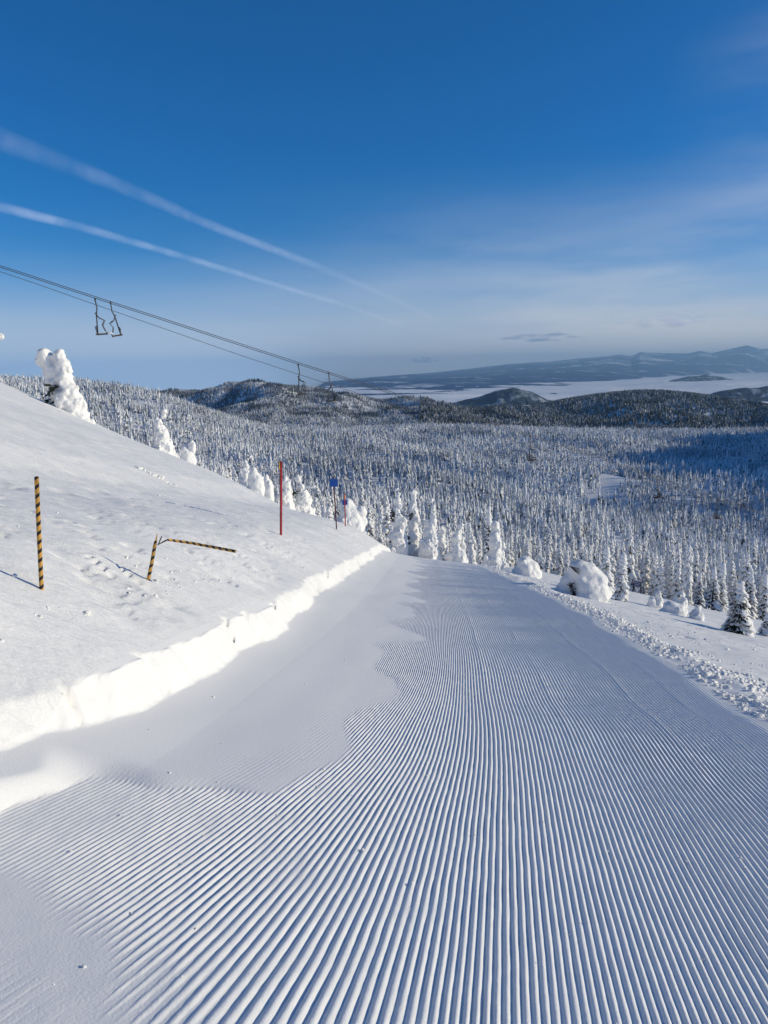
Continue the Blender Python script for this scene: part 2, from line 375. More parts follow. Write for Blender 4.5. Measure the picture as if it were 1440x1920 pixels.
# ---------------------------------------------------------------- valley terrain (polar grid)
ll = np.linspace(math.log(131), math.log(9500), 420); uu = np.linspace(-1.3, 2.0, 520)
Yt = np.repeat(np.exp(ll)[:, None], len(uu), 1); Xt = Yt*uu[None, :]
Zt = ground(Xt, Yt, False)-0.05
fall = sst(6500, 9500, Yt); Zt = Zt*(1-fall)+(-900)*fall
tag(grid_mesh('valley_terrain', Xt, Yt, Zt, m_terr), kind='structure')

# ---------------------------------------------------------------- far hills, fog sea, far range, haze
FOG = -450.0
def hill_obj(skyline, y, depth, m, name, amp, seed, floor=-700):
    """a ridge whose skyline follows photo pixels at distance y: a real dome, `depth` metres front to back"""
    px = np.array([p[0] for p in skyline], float); tz = np.array([EYE+ray(*p)[1]*y for p in skyline])
    ux = np.array([ray(*p)[0] for p in skyline])
    U = np.linspace(ux[0], ux[-1], 420); V = np.linspace(-1, 1, 90)
    zt = np.interp(U, ux, tz); kk = np.exp(-.5*(np.arange(-8, 9)/3.5)**2); kk /= kk.sum()
    zt = np.convolve(np.pad(zt, 8, mode='edge'), kk, 'valid')
    UU, VV = np.meshgrid(U, V); X = UU*(y)*(1+0*VV); Y = y+VV*depth
    prof = (1-np.abs(VV)**1.6)
    Z = floor+(zt[None, :]-floor)*prof
    nzv = fbm(X/(depth*.35)+seed, Y/(depth*.35), 6, .55)
    rid = 1-np.abs(fbm(X/(depth*.22)+seed+5, Y/(depth*.22), 5))*2
    Z = Z+amp*(nzv+0.35*(rid-.6))*(0.10+1-prof)**.5*sst(0, .06, 1-np.abs(VV))
    Z = np.where(np.abs(VV) > .999, floor, Z)
    o = grid_mesh(name, X, Y, Z, m); tag(o, kind='structure'); return o
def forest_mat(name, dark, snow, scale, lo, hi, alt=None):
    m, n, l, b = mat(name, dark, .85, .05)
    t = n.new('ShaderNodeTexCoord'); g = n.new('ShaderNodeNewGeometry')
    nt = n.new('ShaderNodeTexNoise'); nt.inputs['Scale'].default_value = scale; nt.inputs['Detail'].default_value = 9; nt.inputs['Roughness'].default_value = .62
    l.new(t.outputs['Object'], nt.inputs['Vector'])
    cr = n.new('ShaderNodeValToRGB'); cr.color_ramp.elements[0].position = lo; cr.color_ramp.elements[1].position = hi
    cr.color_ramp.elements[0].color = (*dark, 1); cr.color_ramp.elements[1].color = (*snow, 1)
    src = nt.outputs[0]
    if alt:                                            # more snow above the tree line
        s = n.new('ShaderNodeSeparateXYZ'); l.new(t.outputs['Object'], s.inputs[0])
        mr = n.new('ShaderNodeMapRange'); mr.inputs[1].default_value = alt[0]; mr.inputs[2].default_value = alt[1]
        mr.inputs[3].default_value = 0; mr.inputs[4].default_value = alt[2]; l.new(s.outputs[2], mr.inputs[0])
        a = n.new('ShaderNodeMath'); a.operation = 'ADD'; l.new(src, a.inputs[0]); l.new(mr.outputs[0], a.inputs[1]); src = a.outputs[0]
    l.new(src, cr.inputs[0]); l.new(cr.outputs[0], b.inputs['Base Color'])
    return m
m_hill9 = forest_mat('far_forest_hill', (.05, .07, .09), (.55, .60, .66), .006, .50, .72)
m_rng = forest_mat('mountain_range', (.022, .07, .19), (.75, .78, .82), .00032, .56, .66, (200, 2200, .10))  # dark tone painted blue to carry skylight and haze over the far forest
m_fog, n, l, b = mat('fog_top', (.86, .87, .89), .9, .0)
add_noise_col(m_fog, n, l, b, (.84, .86, .89), (.95, .95, .94), .0006, 6)
b.inputs['Subsurface Weight'].default_value = 0
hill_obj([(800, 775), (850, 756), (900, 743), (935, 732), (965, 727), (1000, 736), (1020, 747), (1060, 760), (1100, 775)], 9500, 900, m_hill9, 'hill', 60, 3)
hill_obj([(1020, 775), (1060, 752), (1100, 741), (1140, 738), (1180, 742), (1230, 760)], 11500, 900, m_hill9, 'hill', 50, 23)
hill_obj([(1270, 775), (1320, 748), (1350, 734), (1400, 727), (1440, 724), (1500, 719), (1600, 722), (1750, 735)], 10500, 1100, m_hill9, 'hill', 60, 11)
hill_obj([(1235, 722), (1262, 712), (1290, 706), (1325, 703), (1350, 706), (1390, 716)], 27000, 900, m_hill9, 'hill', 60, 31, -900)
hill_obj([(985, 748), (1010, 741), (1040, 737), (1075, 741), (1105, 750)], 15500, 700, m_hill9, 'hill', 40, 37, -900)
# fog filling the valley
yf = np.exp(np.linspace(math.log(9000), math.log(88000), 300)); uf = np.linspace(ray(610, 750)[0], 1.4, 420)
Yf = np.repeat(yf[:, None], len(uf), 1); Xf = Yf*uf[None, :]
bl = fbm(Xf/3800, Yf/2600, 5, .55)
Zf = FOG+70*bl+25*np.abs(fbm(Xf/900, Yf/900, 3))
fo = grid_mesh('fog', Xf, Yf, Zf, m_fog); tag(fo, 'white sea of fog filling the broad valley before the far blue range', 'fog', kind='stuff')
# far range rising from the fog
SKY = [(540, 762), (575, 735), (610, 715), (700, 706), (820, 697), (900, 688), (950, 682), (1040, 676), (1120, 668), (1160, 664),
       (1185, 667), (1200, 659), (1235, 661), (1290, 662), (1312, 657), (1335, 661), (1375, 652), (1400, 646), (1425, 653), (1500, 652), (1700, 665), (2100, 680)]
SHORE = [(540, 765), (600, 752), (700, 750), (830, 744), (987, 727), (1060, 722), (1140, 716), (1247, 707), (1320, 703), (1440, 698), (1600, 693), (2100, 700)]
us_ = np.array([ray(*p)[0] for p in SKY]); ts_ = np.array([ray(*p)[1] for p in SKY])
uh_ = np.array([ray(*p)[0] for p in SHORE]); yh_ = np.array([np.clip(FOG/min(ray(*p)[1], -.0057), 9000, 79000) for p in SHORE])
ur = np.linspace(ray(545, 750)[0], 1.4, 900); vr = np.linspace(-.12, 1.25, 230)
ysh = np.interp(ur, uh_, yh_); YE = 86000.0
Yr_ = ysh[None, :]+(YE-ysh[None, :])*vr[:, None]; Xr_ = Yr_*ur[None, :]
ztop = EYE+np.interp(ur, us_, ts_)*YE
rg_ = fbm(Xr_/9000+7, Yr_/7000, 7, .56); rr = 1-np.abs(fbm(Xr_/6000+31, Yr_/5000, 6, .55))*2.2
vv = np.clip(vr, -.12, 1)[:, None]
lin = (EYE+np.interp(ur, us_, ts_)[None, :]*Yr_)-(FOG-60)
Zr_ = FOG-60+lin*np.clip(vv, 0, 1)**.75*0.93
env = sst(-.02, .25, vv)*sst(1.02, .8, vv)
Zr_ = Zr_+env*(360*rg_+240*(rr-.7))*(.35+.65*vv)
Zr_ = np.where(vr[:, None] > 1.0, ztop[None, :]*(1-(vr[:, None]-1)*6), Zr_)
cap = EYE+(np.interp(ur, us_, ts_)[None, :]-0.0006)*Yr_
Zr_ = np.minimum(Zr_, cap+0*Zr_); Zr_ = np.where(vr[:, None] < 0, FOG-60-400*(-vr[:, None]/.12), Zr_)
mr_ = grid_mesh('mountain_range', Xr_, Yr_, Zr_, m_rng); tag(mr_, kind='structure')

hz_me = bmesh.new(); bmesh.ops.create_cube(hz_me, size=1)
mh = bpy.data.materials.new('haze'); mh.use_nodes = True; mh.node_tree.nodes.clear()
pv = mh.node_tree.nodes.new('ShaderNodeVolumePrincipled'); ho = mh.node_tree.nodes.new('ShaderNodeOutputMaterial')
mh.node_tree.links.new(pv.outputs[0], ho.inputs['Volume'])
pv.inputs['Color'].default_value = (.42, .70, 1.0, 1); pv.inputs['Density'].default_value = 1.9e-5; pv.inputs['Anisotropy'].default_value = 0.1
hzo = bm_obj('haze', hz_me, mh, smooth=False)
hzo.scale = (260000, 110000, 3400); hzo.location = (0, 54000-4000, 3400/2-1300)
tag(hzo, 'thin blue haze lying over the valley and the far range', 'haze', kind='stuff')

# ---------------------------------------------------------------- contrails and small clouds
def soft_mat(name, strength, power, nscale, col=(.92, .92, .95), mscale=None, lo=.3, hi=.6, base=.45):
    m = bpy.data.materials.new(name); m.use_nodes = True; n, l = m.node_tree.nodes, m.node_tree.links; n.clear()
    o = n.new('ShaderNodeOutputMaterial'); mx = n.new('ShaderNodeMixShader'); tr = n.new('ShaderNodeBsdfTransparent')
    d = n.new('ShaderNodeBsdfDiffuse'); d.inputs[0].default_value = (*col, 1); tl = n.new('ShaderNodeBsdfTranslucent'); tl.inputs[0].default_value = (*col, 1)
    ad = n.new('ShaderNodeAddShader'); l.new(d.outputs[0], ad.inputs[0]); l.new(tl.outputs[0], ad.inputs[1])
    g = n.new('ShaderNodeNewGeometry'); dt = n.new('ShaderNodeVectorMath'); dt.operation = 'DOT_PRODUCT'
    l.new(g.outputs['Normal'], dt.inputs[0]); l.new(g.outputs['Incoming'], dt.inputs[1])
    ab = n.new('ShaderNodeMath'); ab.operation = 'ABSOLUTE'; l.new(dt.outputs['Value'], ab.inputs[0])
    pw = n.new('ShaderNodeMath'); pw.operation = 'POWER'; l.new(ab.outputs[0], pw.inputs[0]); pw.inputs[1].default_value = power
    uv = n.new('ShaderNodeTexCoord'); mpn = n.new('ShaderNodeMapping'); l.new(uv.outputs['Object'], mpn.inputs[0])
    mpn.inputs['Scale'].default_value = mscale or (1, 1, 1)
    nt = n.new('ShaderNodeTexNoise'); nt.inputs['Scale'].default_value = nscale; nt.inputs['Detail'].default_value = 6; l.new(mpn.outputs[0], nt.inputs['Vector'])
    mr = n.new('ShaderNodeMapRange'); l.new(nt.outputs[0], mr.inputs[0]); mr.inputs[1].default_value = lo; mr.inputs[2].default_value = hi; mr.inputs[3].default_value = base; mr.inputs[4].default_value = 1
    at_ = n.new('ShaderNodeAttribute'); at_.attribute_name = 'dens'
    m1 = n.new('ShaderNodeMath'); m1.operation = 'MULTIPLY'; l.new(pw.outputs[0], m1.inputs[0]); l.new(mr.outputs[0], m1.inputs[1])
    m2 = n.new('ShaderNodeMath'); m2.operation = 'MULTIPLY'; l.new(m1.outputs[0], m2.inputs[0]); l.new(at_.outputs['Fac'], m2.inputs[1])
    m3 = n.new('ShaderNodeMath'); m3.operation = 'MULTIPLY'; m3.use_clamp = True; l.new(m2.outputs[0], m3.inputs[0]); m3.inputs[1].default_value = strength
    l.new(m3.outputs[0], mx.inputs[0]); l.new(tr.outputs[0], mx.inputs[1]); l.new(ad.outputs[0], mx.inputs[2]); l.new(mx.outputs[0], o.inputs[0])
    return m
def contrail(pts, label, m, alt=8000.0):
    P = []; W = []; Dn = []
    pts = np.array(pts, float); tt = np.linspace(0, len(pts)-1, 90); q = [np.interp(tt, np.arange(len(pts)), pts[:, j]) for j in range(4)]
    kk = np.ones(7)/7; q = [np.convolve(np.pad(a, 3, mode='reflect', reflect_type='odd'), kk, 'valid') for a in q]
    for px, py, w, dn in zip(*q):
        X, Z = ray(px, py); y = (alt-EYE)/Z; P.append(Vector((X*y, y, alt)))
        W.append(w*.5*math.hypot(1, X, Z)*y/F); Dn.append(dn)
    bm = bmesh.new(); dl = bm.verts.layers.float.new('dens'); rings = []
    for i, p in enumerate(P):
        d = (P[min(i+1, len(P)-1)]-P[max(i-1, 0)]).normalized(); s = d.cross(Vector((0, 0, 1))).normalized(); u = s.cross(d)
        r = []
        for k in range(20):
            a = 2*math.pi*k/20; v = bm.verts.new(p+(s*math.cos(a)+u*math.sin(a)*.999)*W[i]); v[dl] = Dn[i]; r.append(v)
        rings.append(r)
    for a, b_ in zip(rings, rings[1:]):
        for k in range(20): bm.faces.new((a[k], a[(k+1) % 20], b_[(k+1) % 20], b_[k]))
    o = bm_obj('contrail', bm, m); tag(o, label, 'contrail', 'contrails crossing the blue sky'); return o
m_con = soft_mat('ice_trail', .42, 1.9, .0007, mscale=(1, 1, 1), base=.25, lo=.35, hi=.62)
contrail([(-260, 150, 60, .12), (-100, 217, 50, .14), (0, 262, 40, .15), (100, 298, 32, .22), (250, 358, 24, .38), (400, 425, 18, .65), (560, 485, 16, 1), (690, 540, 13, 1), (760, 571, 11, 1.3), (828, 606, 9, 1.1)],
         'upper long white contrail, widest and faintest at the left edge of the sky', m_con)
contrail([(-260, 335, 26, .3), (-100, 366, 22, .36), (0, 388, 19, .42), (150, 425, 16, .55), (350, 483, 13, .75), (520, 535, 11, .95), (650, 573, 10, 1.3), (760, 612, 8, 1.1)],
         'lower thinner white contrail, just above the chairlift cables', m_con)
def cloud(px, py, y, wpx, hpx, label, dens, seed, m):
    r = random.Random(seed); bm = bmesh.new(); c = at(px, py, y); k = y/F
    for i in range(26):
        t = r.uniform(-1, 1); e = (1-abs(t)**1.5)
        cx = t*wpx*.42; cz = r.uniform(-.25, .35)*hpx*e
        M = Matrix.Translation((cx*k, r.uniform(-.3, .3)*wpx*.4*k, cz*k)) @ Matrix.Diagonal((wpx*.5*k*r.uniform(.16, .34), wpx*.4*k*r.uniform(.2, .4), hpx*.5*k*r.uniform(.25, .55)*(e*.7+.3), 1))
        bmesh.ops.create_icosphere(bm, subdivisions=3, radius=1, matrix=M)
    dl = bm.verts.layers.float.new('dens')
    for v in bm.verts: v[dl] = dens
    o = bm_obj('cloud', bm, m); o.location = c; tag(o, label, 'cloud', 'small low clouds over the far range'); return o
m_cl = soft_mat('cloud_vapour', .17, 2.4, .0012, (.80, .73, .72), lo=.35, hi=.62, base=.25)
m_cl2 = soft_mat('grey_cloud_vapour', .30, 2.4, .0012, (.42, .47, .56), lo=.35, hi=.62, base=.25)
cloud(1243, 603, 60000, 175, 44, 'pinkish cloud hanging highest and rightmost above the far range', 1.0, 3, m_cl)
cloud(1015, 634, 62000, 150, 30, 'grey ragged cloud left of the pinkish cloud', 1.0, 5, m_cl2)
cloud(795, 676, 64000, 60, 16, 'smallest and lowest grey cloud puff just above the left end of the far range', 1.0, 9, m_cl2)

# ---------------------------------------------------------------- trees
def spire(seed, n, k, droop=.16, slim=1.0, skip=.10):
    """frost-laden subalpine fir of height 1: tiers of drooping snow with dark undersides -> V, quads, material index"""
    r = np.random.default_rng(seed); V = []; Q = []; MI = []
    R0 = .155*slim; lean = r.normal(0, .015, 2)
    for i in range(n):
        f = i/n; z = .03+.95*f; th = 1.0/n
        rad = R0*(1-f)**.72*r.uniform(.78, 1.25)+.014
        ph = r.uniform(0, 6.28); base = len(V)
        rr = rad*r.uniform(.55, 1.35, k); off = lean*f*3+r.normal(0, .008, 2)
        for ring, (rs, zs) in enumerate(((.16, th*1.45), (1.0, -.15*th), (.30, .10*th))):
            for j in range(k):
                a = ph+2*math.pi*j/k
                q = rr[j]*rs if ring else rad*.22
                V.append((off[0]+q*math.cos(a), off[1]+q*math.sin(a), z+zs-(droop*rr[j]*2.2 if ring == 1 else 0)+(r.normal(0, .10*th) if ring == 1 else 0)))
        for j in range(k):
            j2 = (j+1) % k
            Q.append((base+j, base+k+j, base+k+j2, base+j2)); MI.append(1 if r.random() < skip else 0)
            Q.append((base+k+j, base+2*k+j, base+2*k+j2, base+k+j2)); MI.append(1)
    base = len(V); ot = lean*3                                   # snowy tip
    for j in range(4):
        a = math.pi/2*j; V.append((ot[0]+.016*math.cos(a), ot[1]+.016*math.sin(a), .93))
    for j in range(4): V.append((ot[0], ot[1], 1.02+.001*j))
    for j in range(4): Q.append((base+j, base+(j+1) % 4, base+4+(j+1) % 4, base+4+j)); MI.append(0)
    return np.array(V), np.array(Q), np.array(MI)
def bake(name, tpls, P, H, W, mats, smooth=False):
    Vs, Fs, Ms = [], [], []; off = 0; ti = rng.integers(0, len(tpls), len(P)); an = rng.uniform(0, 6.283, len(P))
    for t, (V, Q, MI) in enumerate(tpls):
        s = np.where(ti == t)[0]
        if len(s) == 0: continue
        c, sn = np.cos(an[s])[:, None], np.sin(an[s])[:, None]
        x = (V[:, 0]*c-V[:, 1]*sn)*W[s][:, None]+P[s, 0][:, None]; y = (V[:, 0]*sn+V[:, 1]*c)*W[s][:, None]+P[s, 1][:, None]
        z = V[:, 2][None, :]*H[s][:, None]+P[s, 2][:, None]
        Vs.append(np.stack([x, y, z], 2).reshape(-1, 3))
        Fs.append((Q[None]+(np.arange(len(s))*len(V))[:, None, None]+off).reshape(-1, 4)); Ms.append(np.tile(MI, len(s)))
        off += len(s)*len(V)
    return link(bpy.data.objects.new(name, np_mesh(name, np.concatenate(Vs), np.concatenate(Fs), mats, smooth, np.concatenate(Ms))))
# line-of-sight table: highest tangent met so far along each bearing
VU = np.linspace(-1.2, 1.6, 560); VY = np.exp(np.linspace(math.log(6), math.log(9000), 700))
_XX, _YY = np.meshgrid(VU, VY); _E = (ground(_XX*_YY, _YY, False)-EYE)/_YY; _E = np.maximum.accumulate(_E, 0)
def hidden(x, y, ztop, back=.96, marg=0.0):
    i = np.clip(np.searchsorted(VY, y*back), 0, len(VY)-1); j = np.clip(((x/y-VU[0])/(VU[1]-VU[0])).round().astype(int), 0, len(VU)-1)
    return (ztop+marg-EYE)/y < _E[i, j]
def scatter(y0, y1, spacing, umax=.66, umin=-.62):
    n = int((umax-umin)*.5*(y1*y1-y0*y0)/spacing**2)
    y = np.sqrt(rng.uniform(y0*y0, y1*y1, n)); x = rng.uniform(umin, umax, n)*y; return x, y
def clearing(x, y):
    """open snow: gentle glades, wider on the shoulder to the left"""
    c = pn(x/95+4, y/150+9)+.35*pn(x/30, y/34)
    lim = .36-.16*sst(-.12, -.32, x/y)*sst(500, 700, y)
    run = np.abs(x-(.235*y+26+14*np.sin(y/70)))-(5+.010*y)            # a faint ski run through the wood
    return (c > lim+.07) | ((run < -2) & (y > 230) & (y < 620) & (np.sin(y/37) > -.3))
X, Y = scatter(84, 1750, 3.55)
sp_keep = rng.random(len(X)) < np.where(Y < 300, 1.0, np.where(Y < 700, .95, .8))
cr_ = crest(X, Y); keep = sp_keep & (Y > np.maximum(cr_+10, 88)) & ~((X > 28) & (X < 80) & (Y > 93) & (Y < 112)) & ~((X/Y < -.10) & (Y < 150+60*pn(X/9, Y/9))) & ~clearing(X, Y)
X, Y = X[keep], Y[keep]; Z = ground(X, Y, False)
H = rng.gamma(14, 1/14, len(X))*6.3*np.where(rng.random(len(X)) < .22, .55, 1.0)*(1+.05*sst(500, 1500, Y)); H *= 1-.45*sst(crest(X, Y)+70, crest(X, Y)+12, Y)*sst(.1, -.1, X/Y)
W = H*rng.uniform(.75, 1.15, len(X))*np.where(Y > 500, 1.15, 1)
vis = ~hidden(X, Y, Z+H, marg=1.5); X, Y, Z, H, W = [q[vis] for q in (X, Y, Z, H, W)]
infr = (np.abs(X/Y) < .54) & ~hidden(X, Y, Z+H*.75)
order = np.argsort(np.where(infr, -H/Y, 0)); indiv = order[:285]; rest = np.setdiff1d(np.arange(len(X)), indiv)
P = np.stack([X, Y, Z-.15], 1)
nearf = rest[Y[rest] < 420]; midf = rest[(Y[rest] >= 420) & (Y[rest] < 850)]; farf = rest[Y[rest] >= 850]
T0 = [spire(100+i, 15, 9) for i in range(8)]; T1 = [spire(200+i, 9, 6, skip=.13, slim=.85) for i in range(8)]
T2 = [spire(300+i, 7, 5, skip=.15, slim=.85) for i in range(6)]; T3 = [spire(400+i, 4, 4, slim=.9, skip=.15) for i in range(6)]
T4 = [spire(500+i, 2, 4, slim=1.3, skip=.22) for i in range(4)]
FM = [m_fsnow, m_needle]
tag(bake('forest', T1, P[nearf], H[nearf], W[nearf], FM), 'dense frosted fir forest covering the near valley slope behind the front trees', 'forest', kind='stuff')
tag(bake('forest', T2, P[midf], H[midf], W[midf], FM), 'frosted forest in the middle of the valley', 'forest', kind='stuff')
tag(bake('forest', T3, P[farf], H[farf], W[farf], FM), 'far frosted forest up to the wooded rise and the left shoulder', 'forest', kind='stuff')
X, Y = scatter(1750, 2700, 9); X2, Y2 = scatter(2600, 4600, 7.2, .30, -.42); X3, Y3 = scatter(2700, 6000, 13, .66, .05)
def faraway(x, y, h0, name, label, tp, wf, mats):
    z = ground(x, y, False); h = h0*rng.uniform(.6, 1.3, len(x)); v = ~hidden(x, y, z+h, .985); x, y, z, h = x[v], y[v], z[v], h[v]
    tag(bake(name, tp, np.stack([x, y, z], 1), h, h*wf, mats), label, 'forest', kind='stuff')
faraway(X, Y, 10, 'forest', 'frosted forest on the low ground beyond the wooded rise', T4, 1.3, FM)
m_bsn, n, l, b = mat('shade_toned_frost', (.5, .52, .55), .8, .1)
add_noise_col(m_bsn, n, l, b, (.10, .12, .15), (.80, .81, .82), .008, 8, .43, .62)  # shaded slope and sunlit patches painted into the frost colour
faraway(X2, Y2, 9, 'forest', 'frosted forest covering the rounded mountain in the middle distance', T4, 1.3, [m_bsn, m_needle])
m_dsn, n, l, b = mat('thin_frost', (.32, .33, .34), .8, .1)
add_noise_col(m_dsn, n, l, b, (.10, .12, .13), (.42, .43, .44), .012, 5)
faraway(X3, Y3, 15, 'forest', 'dark sparsely frosted forest covering the long low hill on the right', T4, 1.9, [m_dsn, m_dark])

# the trees that show largest, each an object of its own
proto = []
def bough_tpl(seed, n=64):
    r = random.Random(seed); sb = bmesh.new(); w = .27
    ln = r.gauss(0, .02)
    for i in range(n):
        f = (i/n)**1.08; a = i*2.39996+r.uniform(-.4, .4); L = w*.5*(1-f)**.55*r.uniform(.6, 1.15)+.018; z = .03+.93*f
        M = Matrix.Translation((math.cos(a)*L*.5+ln*f, math.sin(a)*L*.5, z)) @ Matrix.Rotation(a, 4, 'Z') @ Matrix.Rotation(math.radians(38+22*r.random()), 4, 'Y')
        th = .055*r.uniform(.5, 1.2)
        if r.random() < .86:
            bmesh.ops.create_icosphere(sb, subdivisions=1, radius=1, matrix=M @ Matrix.Diagonal((L*.62, L*.34+.010, th*.5, 1)))
        for q in range(3):
            d = Vector((r.uniform(.3, 1), r.uniform(-.6, .6), r.uniform(-.3, .1))); s_ = Vector((-d.y, d.x, .3)).normalized()*L*.10
            b0_ = M @ Vector((0, 0, -th*.3)); b1_ = M @ (d*L*.8+Vector((0, 0, -th*.4))); mm = b0_.lerp(b1_, .6); s3 = M.to_3x3() @ s_
            fc_ = sb.faces.new([sb.verts.new(b0_-s3*.4), sb.verts.new(mm-s3), sb.verts.new(b1_), sb.verts.new(mm+s3)]); fc_.material_index = 1
    bmesh.ops.create_icosphere(sb, subdivisions=1, radius=1, matrix=Matrix.Translation((ln, 0, .97)) @ Matrix.Diagonal((.02, .02, .05, 1)))
    me = bpy.data.meshes.new('crown'); sb.to_mesh(me); sb.free(); me.materials.append(m_snow); me.materials.append(m_needle)
    for p_ in me.polygons: p_.use_smooth = p_.material_index == 0
    return me
for i in range(8):
    cm = bough_tpl(700+i)
    tb = bmesh.new(); bmesh.ops.create_cone(tb, cap_ends=True, segments=7, radius1=.022, radius2=.004, depth=.95, matrix=Matrix.Translation((0, 0, .455)))
    tm = bpy.data.meshes.new('trunk'); tb.to_mesh(tm); tb.free(); tm.materials.append(m_bark); proto.append((cm, tm))
for j, i in enumerate(indiv):
    e = empty('frosted_fir', P[i], (rng.normal(0, .03), rng.normal(0, .03), rng.uniform(0, 6.28))); e.scale = (W[i], W[i], H[i])
    cm, tm = proto[j % 8]
    link(bpy.data.objects.new('crown', cm), e); link(bpy.data.objects.new('trunk', tm), e)
    tag(e, 'narrow snow-frosted fir in the front ranks of the valley forest', 'tree', 'frosted firs at the front of the forest')

# ---------------------------------------------------------------- snow ghosts: trees buried in rime
tex_big = bpy.data.textures.new('rime_lumps', 'CLOUDS'); tex_big.noise_scale = .45; tex_big.noise_depth = 2
tex_small = bpy.data.textures.new('rime_crust', 'CLOUDS'); tex_small.noise_scale = .14; tex_small.noise_depth = 2
def snow_crown(lumps, parent, vox, name='crown', seed=0, knob=.35, rough=1.0):
    """lumps: (x, y, z, rx, ry, rz) -> one lumpy skin of snow"""
    r = random.Random(seed); bm = bmesh.new()
    for (x, y, z, rx, ry, rz) in lumps:
        bmesh.ops.create_icosphere(bm, subdivisions=2, radius=1, matrix=Matrix.Translation((x, y, z)) @ Matrix.Rotation(r.uniform(-.3, .3), 4, 'Y') @ Matrix.Diagonal((rx, ry, rz, 1)))
        for q in range(int(7*knob/.35)):
            a = r.uniform(0, 6.28); b_ = r.uniform(-.9, .8); s = r.uniform(.28, .5)
            bmesh.ops.create_icosphere(bm, subdivisions=1, radius=1, matrix=Matrix.Translation((x+rx*.82*math.cos(a)*math.cos(b_), y+ry*.82*math.sin(a)*math.cos(b_), z+rz*.82*math.sin(b_)-.1*rz))
                                       @ Matrix.Rotation(a, 4, 'Z') @ Matrix.Rotation(.5, 4, 'Y') @ Matrix.Diagonal((rx*s*.8, ry*s*.7, rz*s*1.6, 1)))
    o = bm_obj(name, bm, m_snow, parent)
    md = o.modifiers.new('remesh', 'REMESH'); md.mode = 'VOXEL'; md.voxel_size = vox; md.use_smooth_shade = True
    sm = o.modifiers.new('smooth', 'SMOOTH'); sm.factor = .5; sm.iterations = 2
    for tx, st_ in ((tex_big, .30), (tex_small, .12)):
        dm = o.modifiers.new('crust', 'DISPLACE'); dm.texture = tx; dm.strength = st_*rough*(1 if vox < .1 else 1.25); dm.mid_level = .5; dm.texture_coords = 'GLOBAL'
    return o
def tuft(parent, spots, size, seed=0, name='needles'):
    """dark needle sprays sticking out of the snow"""
    r = random.Random(seed)
    for (x, y, z) in spots:
        bm = bmesh.new()
        for q in range(16):
            d = Vector((r.uniform(-1, 1), r.uniform(-1, .3), r.uniform(-.9, .35))).normalized(); s = d.cross(Vector((0, 0, 1))).normalized()
            c = Vector((x, y, z))+Vector((r.uniform(-.4, .4), r.uniform(-.3, .3), r.uniform(-.5, .5)))*size
            L = size*r.uniform(.5, 1.0); w = size*.10; u = d.cross(s)
            vs = [bm.verts.new(c-s*w+u*w), bm.verts.new(c+s*w-u*w), bm.verts.new(c+d*L*.6+s*w*1.3), bm.verts.new(c+d*L), bm.verts.new(c+d*L*.6-s*w*1.3+u*w)]
            bm.faces.new(vs)
        bm_obj(name, bm, m_dark, parent, False)
def trunk(parent, h, r0):
    bm = bmesh.new(); bmesh.ops.create_cone(bm, cap_ends=True, segments=8, radius1=r0, radius2=r0*.3, depth=h, matrix=Matrix.Translation((0, 0, h/2-.3)))
    return bm_obj('trunk', bm, m_bark, parent)
def column_lumps(h, w, lean=0, curl=0, seed=0, top=.45, taper=.8, base=1.15):
    r = random.Random(seed); L = []; n = max(6, int(h/(w*.34)))
    for i in range(n+1):
        f = i/n; x = lean*f+curl*max(0, f-.7)**1.5*6; rad = w*.5*((base-(base-top)*f**taper))*r.uniform(.78, 1.12)
        L.append((x+r.uniform(-.12, .12)*w, r.uniform(-.12, .12)*w, h*f*.96-(.25*h*max(0, f-.85)*(curl != 0)), rad, rad, rad*1.15))
    return L
def ghost(px, row, y, hpx, wpx, label, kind='column', lean=0, curl=0, seed=1, top=.45, base=1.15, darks=0, cat='tree', vis=False, name='snow_ghost_tree', extra=None, vox=None):
    p = hit(px, row) if vis else Vector((ray(px, row)[0]*y, y, 0)); p.z = g1(p.x, p.y)
    k = p.y/F; topz = at(px, row-hpx, p.y).z; h = max(topz-p.z, .4) if not vis else hpx*k; w = wpx*k*(1.22 if kind == 'column' else 1)
    if kind == 'none' and not vis: p.z = at(px, row, p.y).z
    e = empty(name, p); tag(e, label, cat)
    if kind == 'column': L = column_lumps(h-.2*w, w, lean*k, curl*k, seed, top, .8, base)
    elif kind == 'mound':
        r = random.Random(seed); L = [(0, 0, h*.10, w*.56, w*.5, h*.42), (.05*w, 0, h*.36, w*.42, w*.40, h*.40), (-.10*w, 0, h*.62, w*.28, w*.30, h*.34)]
        for i in range(5): a = r.uniform(0, 6.28); L.append((w*.28*math.cos(a), w*.28*math.sin(a), h*r.uniform(.15, .5), w*.22, w*.2, h*.28))
    else: L = []
    if extra: L += [(x*k, yy*k, z*k, a*k, a*k, b_*k) for (x, yy, z, a, b_) in extra]
    snow_crown(L, e, vox or max(.05, min(.13, w/28)), seed=seed, knob=.05 if (kind == 'mound' or wpx > 80) else .35, rough=.45 if (kind == 'mound' or wpx > 80) else 1)
    if kind != 'mound' or darks: trunk(e, h*.75, max(.05, w*.07))
    if darks:
        r = random.Random(seed+9); tuft(e, [(-w*r.uniform(.30, .52)*(1-.5*f), -w*r.uniform(.1, .4), h*f) for f in [r.uniform(.12, .7) for _ in range(darks)]], w*.26, seed)
    return e
